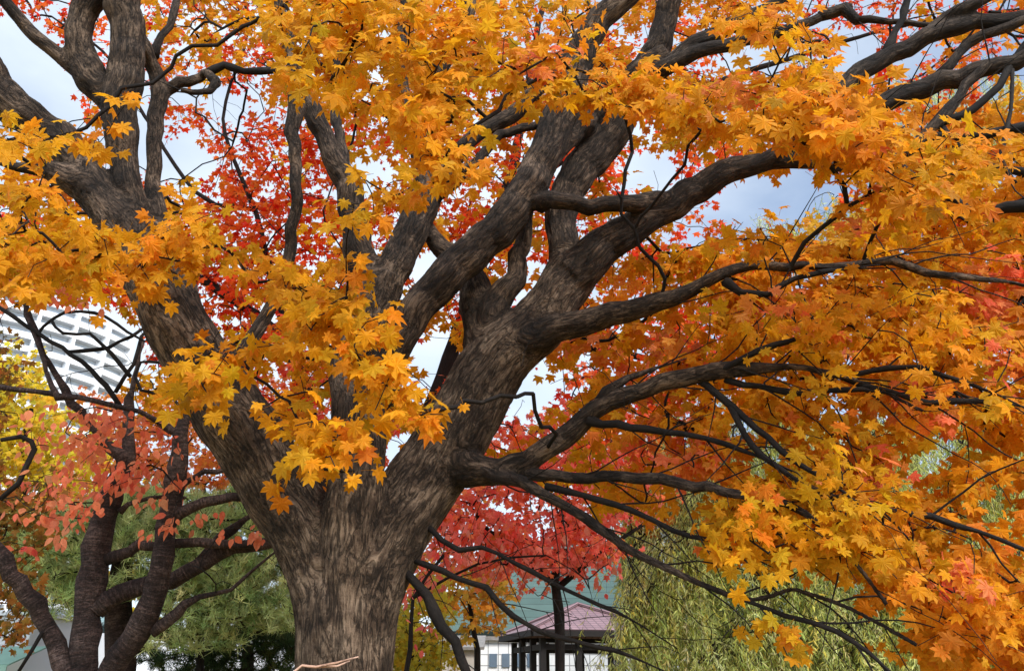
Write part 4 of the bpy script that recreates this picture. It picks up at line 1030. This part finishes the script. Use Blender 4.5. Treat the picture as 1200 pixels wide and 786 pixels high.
dress(s1, LEAF_OVAL, c, ar, 7, 0.072, [(.92, .27, .13, 5), (.90, .19, .09, 3), (.74, .10, .07, 1.5), (.82, .36, .17, 3)], droop=1.1)
ch.crown_mesh(s1)

# ================================================================ PINES (soft green, left) and dark yew
def pine(name, label, trunk, ell, D, dens, ln, pal, group=None, nn=26, cat="tree"):
    gp = P(trunk[0][0], 800, trunk[0][2])
    t = Tree(name, label, (gp[0], gp[1], 0.0), M_CHERRY, group, cat)
    foot = (trunk[0][0], 800 + 1.8 * F_PX / trunk[0][2], trunk[0][2], trunk[0][3] * 1.1)
    t.limb([foot] + trunk, step=0.3)
    x, y = sample_ell(ell, dens * 5)
    c = P(x, y, rng.uniform(D[0], D[1], len(x))); c[:, 2] = np.maximum(c[:, 2], 0.2)
    t.grow(c, step=0.35, tip_r=0.004, powr=0.36)
    t.limb_meshes(n=9)
    m = len(c) * nn
    own = np.repeat(np.arange(len(c)), nn)
    up = unit(np.array([0, -0.25, 0.75]) + rng.normal(size=(len(c), 3)) * 0.35)
    d = unit(up[own] * 0.8 + rng.normal(size=(m, 3)) * 0.62)
    base = c[own] + rng.normal(size=(m, 3)) * 0.025
    nr = rng.normal(size=(m, 3))
    s1 = Soup()
    colc = pick(pal, len(c))[own] * rng.uniform(0.8, 1.2, (m, 1))
    shp = (np.array([(-0.045, 0, 0), (0.045, 0, 0), (0, 1, 0)], float), np.array([[0, 1, 2]]))
    put_leaves(s1, shp, base, d, nr, rng.uniform(0.7, 1.2, m) * ln, colc)
    t.crown_mesh(s1, M_NEEDLE)
    return t
pine("pine_tree", "pale green pine with soft needle tufts behind the cherry stems",
     [(140, 760, 12, 16), (140, 700, 12, 14), (150, 620, 12, 9), (150, 580, 12, 5)],
     [(150, 620, 90, 40), (60, 640, 70, 50, 0, .7), (260, 640, 90, 46, 0, .9), (300, 590, 60, 26, 0, .7), (230, 690, 90, 34), (300, 700, 60, 40), (60, 690, 60, 30, 0, .5), (220, 745, 60, 20, 0, .7), (190, 590, 60, 20, 0, .8)],
     (10.8, 13), 20, 0.15, [(.56, .66, .28, 4), (.42, .54, .20, 4), (.66, .70, .32, 2), (.20, .30, .10, 4)])
pine("yew_tree", "dark green yew at the foot of the pale pine beside the huge trunk",
     [(290, 790, 13.5, 8), (290, 760, 13.5, 6)],
     [(290, 765, 70, 36), (230, 780, 50, 22), (330, 750, 30, 40), (180, 770, 24, 14, 0, .6)],
     (13, 14.6), 22, 0.11, [(.05, .09, .03, 4), (.03, .06, .02, 4), (.12, .14, .03, 1)])

# ================================================================ WILLOWS (right)
def willow(name, label, trunk, curtains, D, tops, pal, group):
    gp = P(trunk[0][0], 800, trunk[0][2])
    t = Tree(name, label, (gp[0], gp[1], 0.0), M_CHERRY, group)
    foot = (trunk[0][0], 800 + 1.8 * F_PX / trunk[0][2], trunk[0][2], trunk[0][3] * 1.1)
    t.limb([foot] + trunk, step=0.3)
    x, y, ln = [], [], []
    for (cx, cy, rx_, ry_, n, lo, hi) in curtains:
        n = int(n * 2.6)
        kc = max(3, n // 16); kx, ky = rng.uniform(cx - rx_, cx + rx_, kc), rng.uniform(cy - ry_, cy + ry_, kc); kk = rng.integers(0, kc, n)
        x.append(kx[kk] + rng.normal(0, 9, n)); y.append(ky[kk] + rng.normal(0, 7, n)); ln.append(rng.uniform(lo, hi, n))
    x, y, ln = map(np.concatenate, (x, y, ln))
    c = P(x, y, D[0] + (D[1] - D[0]) * (0.5 + 0.5 * np.sin(x / 23.0 + y / 31.0)) + rng.normal(0, .15, len(x)))
    sub = rng.choice(len(c), max(8, len(c) // 5), replace=False)
    t.grow(c[sub], step=0.4, tip_r=0.005, powr=0.36)
    t.limb_meshes(n=9)
    s1, s2 = Soup(), Soup()
    for p, L in zip(c, ln):
        L = min(L, p[2] - 0.1)
        if L < 0.25: continue
        k = max(4, int(L / 0.22))
        dr = np.array([rng.normal(0, .16), rng.normal(0, .16), -1.0])
        tt = np.linspace(0, 1, k)
        arch = np.array([rng.normal(0, .22), rng.normal(0, .22), 0])
        pts = p + tt[:, None] * L * dr + (np.sin(tt * 1.6)[:, None]) * arch + rng.normal(size=(k, 3)) * 0.015
        tube(s2, pts, np.linspace(0.004, 0.0015, k), n=3, cap=False)
        m = int(L / 0.036)
        u = rng.uniform(0, 1, m) * (k - 1)
        i0 = np.minimum(u.astype(int), k - 2); fr = (u - i0)[:, None]
        b = pts[i0] * (1 - fr) + pts[i0 + 1] * fr
        tip = unit(np.stack([rng.normal(0, .6, m), rng.normal(0, .6, m), -0.8 + rng.normal(0, .25, m)], -1))
        put_leaves(s1, LEAF_LANCE, b, tip, rng.normal(size=(m, 3)) + np.array([0, -0.6, 0.3]), rng.uniform(0.07, 0.14, m), np.broadcast_to(pick(pal, 1), (m, 3)) * rng.uniform(0.75, 1.25, (m, 1)))
    t.crown_mesh(s1, extra=s2)
    return t
OLIVE = [(.76, .80, .34, 4), (.62, .70, .24, 4), (.86, .86, .48, 2), (.40, .48, .14, 2.5), (.82, .74, .18, 1.5)]
willow("willow_tree", "pale olive weeping willow hanging below the orange boughs beside the pavilion",
       [(905, 760, 12.5, 12), (890, 640, 12.5, 10), (880, 560, 12.5, 6), (870, 500, 12.5, 3)],
       [(790, 560, 70, 40, 60, .6, 1.6), (900, 490, 90, 40, 70, .6, 1.6), (1000, 530, 80, 50, 90, .6, 1.6), (880, 540, 90, 60, 90, .6, 1.8), (800, 640, 70, 60, 140, .8, 2.0), (900, 640, 100, 80, 240, .8, 2.2), (980, 700, 80, 60, 180, .8, 1.8), (780, 590, 50, 30, 60, .6, 1.4), (850, 500, 80, 60, 90, .6, 1.5), (760, 720, 30, 40, 70, .5, 1.2), (900, 750, 110, 30, 160, .5, 1.0)],
       (11.0, 14), None, OLIVE, "weeping willows")
willow("willow_tree", "yellow green weeping willow at the far right edge behind the orange leaves",
       [(1190, 760, 13, 13), (1180, 600, 13, 11), (1150, 500, 13, 7), (1120, 430, 13, 4)],
       [(1150, 520, 90, 60, 220, .7, 2.0), (1100, 640, 110, 70, 220, .8, 2.0), (1170, 720, 70, 50, 170, .6, 1.6), (1060, 500, 60, 30, 70, .5, 1.4), (1040, 730, 60, 50, 120, .5, 1.4)],
       (11.5, 14.5), None, OLIVE + [(.55, .46, .06, 3)], "weeping willows")
willow("willow_tree", "tall olive willow whose top shows against the blue sky at the upper right",
       [(1050, 760, 21, 10), (1050, 500, 21, 9), (1045, 300, 21, 6), (1040, 180, 21, 3)],
       [(960, 260, 60, 20, 50, .6, 1.6), (1080, 140, 60, 40, 120, .8, 2.0), (1150, 110, 60, 40, 100, .8, 2.0), (1030, 250, 60, 40, 60, .8, 2), (1060, 90, 30, 10, 16, .5, 1.5), (900, 262, 18, 8, 10, .4, 1.0)],
       (19, 23), None, OLIVE, "weeping willows")
bg_tree("yellow_tree", "yellow orange tree showing through the boughs at the upper right edge",
        [(1130, 780, 17, 8), (1130, 500, 17, 7), (1125, 330, 17, 5), (1120, 220, 17, 3)], [],
        [(1130, 200, 90, 60), (1180, 150, 60, 50), (1160, 280, 90, 70), (1010, 255, 60, 30, 0, .8), (960, 275, 50, 20, 0, .8), (1070, 300, 90, 50), (1180, 400, 70, 70, 0, .7), (1220, 250, 50, 120, 0, .8)],
        (16, 18.5), 11, LEAF_SML, 0.15, [(.70, .42, .03, 4), (.72, .30, .03, 3), (.5, .36, .04, 2)])

# ================================================================ BUILDINGS AND SMALL STRUCTURES
M_WHITE = mat_plain("white_render", (.74, .76, .79), (.64, .67, .71), 0.4, 0.7)
M_GLASS = mat_plain("window_glass", (.16, .22, .28), (.08, .11, .15), 0.6, 0.12)
M_SHADE = mat_plain("shaded_balcony_recess", (.50, .55, .61), (.38, .42, .48), 0.5, 0.6)  # shade behind the balconies put into the wall colour
M_GREENROOF = mat_tiles("green_metal_roof", (.075, .125, .108), (.06, .105, .092), (.03, .05, .045), 30.0, 0.55, 0.02, rough=0.95)
M_PINKTILE = mat_tiles("mauve_roof_tiles", (.30, .185, .20), (.23, .14, .155), (.08, .05, .055), 0.22, 0.17, 0.012)
M_WTILE = mat_tiles("white_wall_tiles", (.80, .80, .78), (.74, .75, .74), (.30, .30, .30), 0.34, 0.34, 0.016)
M_DARK = mat_plain("dark_stained_wood", (.012, .009, .008), (.006, .005, .005), 8, 0.9)
M_GREY = mat_plain("weathered_grey_post", (.26, .24, .22), (.15, .14, .13), 9, 0.85, bump=0.3)
M_TEAL = mat_plain("sea_green_canvas", (.27, .46, .38), (.22, .39, .33), 1.2, 0.75)
M_TEALTILE = mat_tiles("teal_roof_tiles", (.22, .33, .33), (.17, .27, .28), (.07, .10, .10), 0.3, 0.22, 0.02)

# white curved apartment tower far behind on the left
cc = P(15, 390, 190.0); ccx, ccy = cc[0], 188.0
RAD = 38.0
apt = thing("apartment_building", "white high rise apartment block with curved balcony bands behind the yellow tree", "building", (ccx, ccy, 0))
def arc(r, a0, a1, n): 
    a = np.linspace(a0, a1, n); return np.stack([ccx + r * np.sin(a), ccy - r * np.cos(a)], -1)
def band(s, r0, r1, z0, z1, a0, a1, n):
    A_, B_ = arc(r0, a0, a1, n), arc(r1, a0, a1, n)
    v = []
    for P2 in (A_, B_):
        for z in (z0, z1): v.append(np.column_stack([P2, np.full(n, z)]))
    v = np.concatenate(v)
    i = np.arange(n - 1)
    q = []
    for a_, b_ in ((0, 1), (2, 3), (0, 2), (1, 3)):
        q.append(np.stack([a_ * n + i, a_ * n + i + 1, b_ * n + i + 1, b_ * n + i], -1))
    q.append(np.array([[0, n, 3 * n, 2 * n], [n - 1, 2 * n - 1, 4 * n - 1, 3 * n - 1]]))
    s.add(v, [np.concatenate(q)])
a0, a1, FH = -1.25, 1.35, 3.1
NF = 26
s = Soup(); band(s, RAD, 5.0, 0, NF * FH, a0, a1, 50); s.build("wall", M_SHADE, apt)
s = Soup(); band(s, RAD + 1.0, 4.0, NF * FH + .01, NF * FH + 1.4, a0 - .02, a1 + .02, 50); s.build("roof", M_WHITE, apt)
for f in range(NF):
    z = f * FH
    s = Soup(); band(s, RAD + 1.7, RAD + 0.02, z + .01, z + .30, a0, a1, 50); band(s, RAD + 1.7, RAD + 1.5, z + .31, z + 1.45, a0, a1, 50)
    s.build("balcony", M_WHITE, apt)
s = Soup()
angs = np.linspace(a0, a1, 27)
for k, a in enumerate(angs[:]):
    p = (ccx + (RAD + 1.15) * math.sin(a), ccy - (RAD + 1.15) * math.cos(a), NF * FH / 2)
    if k % 2 == 0: s.box(p, (0.75, 2.0, NF * FH + .6), a)
s.build("pier", M_WHITE, apt)
wz = 0
for f in range(12, NF):
    for k in range(8, 20):
        a = (angs[k] + angs[k + 1]) / 2
        if abs(k - 13) > 6: continue
        c0 = np.array([ccx + (RAD + .03) * math.sin(a), ccy - (RAD + .03) * math.cos(a), f * FH + 1.75])
        s = Soup(); s.box(c0, (2.6, 0.10, 1.9), a)
        if wz < 100:
            wz += 1
            w = s.build("window", M_GLASS, apt)
            s = Soup(); t_ = np.array([math.cos(a), math.sin(a), 0]); n_ = np.array([math.sin(a), -math.cos(a), 0])
            for u in (-1.3, -.43, .43, 1.3): s.box(c0 + t_ * u + n_ * .08, (.10, .10, 2.0), a)
            for u in (-.95, 0.1, .95): s.box(c0 + np.array([0, 0, u]) + n_ * .085, (2.7, .10, .10), a)
            s.build("frame", M_WHITE, w)

def quad_sheet(s, p0, p1, p2, p3, th=0.12, uv=None):
    """sloping slab p0-p1 (bottom edge), p2-p3 (top edge, p3 above p0)"""
    p = np.array([p0, p1, p2, p3], float)
    nrm = np.cross(p[1] - p[0], p[3] - p[0]); nrm /= np.linalg.norm(nrm)
    v = np.vstack([p, p - nrm * th])
    W = np.linalg.norm(p[1] - p[0]); Hh = np.linalg.norm((p[3] + p[2]) / 2 - (p[0] + p[1]) / 2)
    ex = (p[1] - p[0]) / W; ey = np.cross(nrm, ex)
    g = np.stack([(v - p[0]) @ ex, (v - p[0]) @ ey, np.zeros(8)], -1)
    s.add(v, [np.array([[0, 1, 2, 3], [7, 6, 5, 4], [0, 4, 5, 1], [1, 5, 6, 2], [2, 6, 7, 3], [3, 7, 4, 0]])], g=g)

# green roofed hall with the white tiled wall, centre background
hall = thing("hall", "low white tiled hall under a wide grey green sloping roof behind the pavilion", "building", (P(640, 780, 30)[0], 30, 0))
xL, xR = P(528, 745, 28)[0], P(830, 745, 28)[0]
s = Soup(); zt = 3.05
v = np.array([(xL, 28, 0), (xR, 28, 0), (xR, 28, zt), (xL, 28, zt), (xL, 42, 0), (xR, 42, 0), (xR, 42, zt), (xL, 42, zt)], float)
g = np.stack([v[:, 0] + v[:, 1], v[:, 2], 0 * v[:, 0]], -1)
s.add(v, [np.array([[0, 1, 2, 3], [1, 5, 6, 2], [5, 4, 7, 6], [4, 0, 3, 7], [3, 2, 6, 7]])], g=g)
s.build("wall", M_WTILE, hall, grain=True)
s = Soup(); quad_sheet(s, (xL - .6, 27.75, zt + .05), (xR + .6, 27.75, zt + .05), (xR - 1.0, 36, 7.4), (xL + 1.5, 36, 7.4), 0.15)
quad_sheet(s, (xR + .6, 44.8, zt + .05), (xL - .6, 44.8, zt + .05), (xL + 1.5, 36.01, 7.4), (xR - 1.0, 36.01, 7.4), 0.15)
s.build("roof", M_GREENROOF, hall, grain=True)
for i in range(4):
    cx = P(578, 765, 28)[0] + i * 0.42
    s = Soup(); s.box((cx, 27.985, 2.2), (0.26, 0.05, 0.42)); s.build("window", M_GLASS, hall)
s = Soup(); s.box(((xL + xR) / 2, 27.9, zt - .12), (xR - xL + .3, .12, .22)); s.build("eave_board", M_GREY, hall)
# grey outbuilding left of the hall
ob = P(540, 770, 25)
shed = thing("shed", "small beige grey shed between the yellow shrub and the white tiled wall", "building", (ob[0], 25.6, 0))
s = Soup(); s.box((ob[0], 25.6, 1.25), (1.1, 1.2, 2.5)); s.build("wall", mat_plain("beige_boards", (.42, .38, .33), (.30, .27, .24), 4, .8), shed)
s = Soup(); quad_sheet(s, (ob[0] - .7, 24.8, 2.5), (ob[0] + .7, 24.8, 2.5), (ob[0] + .7, 26.4, 2.9), (ob[0] - .7, 26.4, 2.9), .08); s.build("roof", M_GREY, shed)

# pavilion with mauve tiled hip roof and dark posts
pc = P(678, 742, 24.0); pz = pc[2]
apex = P(678, 709, 24.0)[2]
pav = thing("pavilion", "small open pavilion with mauve tiled hip roof on black posts", "pavilion", (pc[0], 24, 0))
HW = 1.92; rz = math.radians(14)
def rp(x, y, z): return np.array([pc[0] + x * math.cos(rz) - y * math.sin(rz), 24 + x * math.sin(rz) + y * math.cos(rz), z])
cor = [(-HW, -HW), (HW, -HW), (HW, HW), (-HW, HW)]
for k in range(4):
    a_, b_ = cor[k], cor[(k + 1) % 4]
    p0, p1, p2 = rp(*a_, pz), rp(*b_, pz), rp(0, 0, apex)
    nrm = np.cross(p1 - p0, p2 - p0); nrm /= np.linalg.norm(nrm)
    ex = (p1 - p0) / np.linalg.norm(p1 - p0); ey = np.cross(nrm, ex)
    v = np.array([p0, p1, p2, p0 - nrm * .07, p1 - nrm * .07, p2 - nrm * .07])
    g = np.stack([(v - p0) @ ex, (v - p0) @ ey, 0 * v[:, 0]], -1)
    s = Soup(); s.add(v, [np.array([[0, 1, 2], [5, 4, 3]]), np.array([[0, 3, 4, 1]])], g=g)
    s.build("roof_slope", M_PINKTILE, pav, grain=True)
for k in range(4):
    s = Soup(); tube(s, [rp(*cor[k], pz + .03), rp(0, 0, apex + .05)], .05, n=6); s.build("hip_ridge", M_PINKTILE, pav, grain=True)
    a_, b_ = np.array(cor[k]), np.array(cor[(k + 1) % 4]); mid = (a_ + b_) / 2 * .99
    s = Soup(); s.box(rp(mid[0], mid[1], pz - .10), (2 * HW * .985 if k % 2 == 0 else .10, .10 if k % 2 == 0 else 2 * HW * .96, .14), rz); s.build("fascia", M_DARK, pav)
    mid = (a_ + b_) / 2 * .80
    s = Soup(); s.box(rp(mid[0], mid[1], pz - .42), (2 * HW * .8 if k % 2 == 0 else .12, .12 if k % 2 == 0 else 2 * HW * .74, .14), rz); s.build("tie_beam", M_DARK, pav)
for x_ in (-.8, -.28, .3, .8):
    for y_ in (-.8, .8):
        s = Soup(); s.box(rp(x_ * HW, y_ * HW, (pz - .2) / 2), (.15, .15, pz - .2), rz); s.build("post", M_DARK, pav)
for y_ in (-.3, .3):
    for x_ in (-.8, .8):
        s = Soup(); s.box(rp(x_ * HW, y_ * HW, (pz - .2) / 2), (.16, .16, pz - .2), rz); s.build("post", M_DARK, pav)
s = Soup(); s.box(rp(0, 1.2, .42), (2.8, .4, .06), rz); s.box(rp(-1.2, 1.2, .2), (.08, .36, .40), rz); s.box(rp(1.2, 1.2, .2), (.08, .36, .40), rz); s.build("bench", M_DARK, pav)

# grey post by the pavilion
pp = P(722, 720, 18)
s = Soup(); tube(s, [(pp[0], 18, -0.02), (pp[0], 18, 1.5), (pp[0] + .01, 18, pp[2])], [.075, .07, .062], n=12, rough=.02)
props(s.build("post", M_GREY, smooth=True, grain=True, loc=(pp[0], 18, 0)), "weathered grey wooden post just right of the pavilion", "post")

# awning stall, lower left
aw = P(20, 756, 13.0)
aL, aR = P(-60, 756, 13)[0], P(51, 756, 13)[0]
zf, zb = P(20, 778, 12.2)[2], aw[2]
stall = thing("market_stall", "stall under a sea green canvas awning in the lower left corner", "stall", ((aL + aR) / 2, 12.6, 0))
s = Soup(); quad_sheet(s, (aL, 12.1, zf), (aR + .06, 12.1, zf), (aR - .03, 13.2, zb), (aL, 13.2, zb), .02); s.build("awning", M_TEAL, stall)
s = Soup(); s.box(((aL + aR) / 2 + .03, 12.08, zf - .06), (aR - aL + .06, .015, .10)); s.build("valance", M_TEAL, stall)
for x_ in (aL + .05, (aL + aR) / 2, aR):
    s = Soup(); s.box((x_, 12.14, (zf - .12) / 2), (.05, .05, zf - .12)); s.build("pole", M_GREY, stall)
s = Soup(); s.box(((aL + aR) / 2, 12.7, .45), (aR - aL - .2, .7, .9)); s.build("counter", M_DARK, stall)
wx = P(-20, 740, 14)[0]
s = Soup(); s.box((wx, 14.2, 1.28), (2.2, 1.4, 2.56)); s.box((wx, 14.2, 2.6), (2.35, 1.55, .06))
props(s.build("kiosk", M_WHITE, loc=(wx, 14.2, 0)), "flat white kiosk wall just above the green awning", "kiosk")
# house with teal tiled roof behind the cherry stems
hx0, hx1 = P(30, 740, 24)[0], P(110, 740, 24)[0]
hs = thing("house", "small house with a teal tiled roof behind the left cherry stem", "house", ((hx0 + hx1) / 2, 26, 0))
z0, z1 = P(60, 738, 24)[2], P(60, 716, 26)[2]
s = Soup(); s.box(((hx0 + hx1) / 2, 26, z0 / 2 - .02), (hx1 - hx0 - .5, 3.4, z0)); s.build("wall", M_WHITE, hs)
s = Soup(); quad_sheet(s, (hx0, 24, z0), (hx1, 24, z0), (hx1 - .5, 26, z1), (hx0 + .2, 26, z1), .1); quad_sheet(s, (hx1, 28, z0), (hx0, 28, z0), (hx0 + .2, 26.01, z1), (hx1 - .5, 26.01, z1), .1)
s.build("roof", M_TEALTILE, hs, grain=True)
# white boundary wall in the distance
s = Soup(); x0, x1 = P(-200, 760, 32)[0], P(500, 760, 32)[0]; s.box(((x0 + x1) / 2, 32, 1.45), (x1 - x0, .25, 2.9)); s.box(((x0 + x1) / 2, 32, 2.95), (x1 - x0 + .1, .4, .1))
props(s.build("boundary_wall", M_WHITE, loc=((x0 + x1) / 2, 32, 0)), "long white wall seen in scraps behind the pine and yew", "wall")

# distant tree belt, closes the view low down
s = Soup()
n = 9000
bx = rng.uniform(-75, 75, n); by = rng.uniform(48, 62, n)
hgt = 4.5 + 2.2 * np.array([mnoise.noise(Vector((a / 7, b / 9, 3))) for a, b in zip(bx, by)])
bz = hgt * rng.uniform(0, 1, n) ** 0.6
put_leaves(s, LEAF_SML, np.stack([bx, by, bz], -1), rng.normal(size=(n, 3)), np.array([0, -1, .3]) + rng.normal(size=(n, 3)) * .5, rng.uniform(.6, 1.1, n), pick([(.06, .09, .03, 4), (.10, .11, .03, 3), (.3, .2, .03, 1), (.3, .08, .03, .6)], n))
props(s.build("distant_woodland", M_LEAF, col=True), kind="stuff")

# bare pale twigs close to the lens at the bottom
tg = P(380, 800, 3.0)
sh = thing("bare_shrub", "pale pinkish bare twigs poking up in front of the huge trunk's foot", "shrub", (tg[0], 3.0, 0))
M_PALE = mat_bark("pale_twig_bark", (.30, .16, .10), (.46, .28, .2), (.6, .42, .33), scale=2, bump=.2)
for pts in ([(330, 900, 2.9, 4), (340, 790, 2.9, 1.6), (370, 781, 2.9, 1.5), (395, 776, 2.9, 1.4), (420, 769, 2.9, .8)], [(372, 781, 2.9, 1.3), (395, 780, 2.92, 1.1), (410, 774, 2.95, .7)], [(330, 1300, 3.0, 5), (330, 1000, 2.9, 4.5), (330, 900, 2.9, 4)]):
    a = np.array(pts); w = P(a[:, 0], a[:, 1], a[:, 2]); r = a[:, 3] * PX(a[:, 0], a[:, 1], a[:, 2])
    q = catmull(np.hstack([w, r[:, None]]), .05)
    s = Soup(); tube(s, q[:, :3], np.maximum(q[:, 3], .0015), n=6, rough=.06); s.build("stem", M_PALE, sh, True, grain=True)
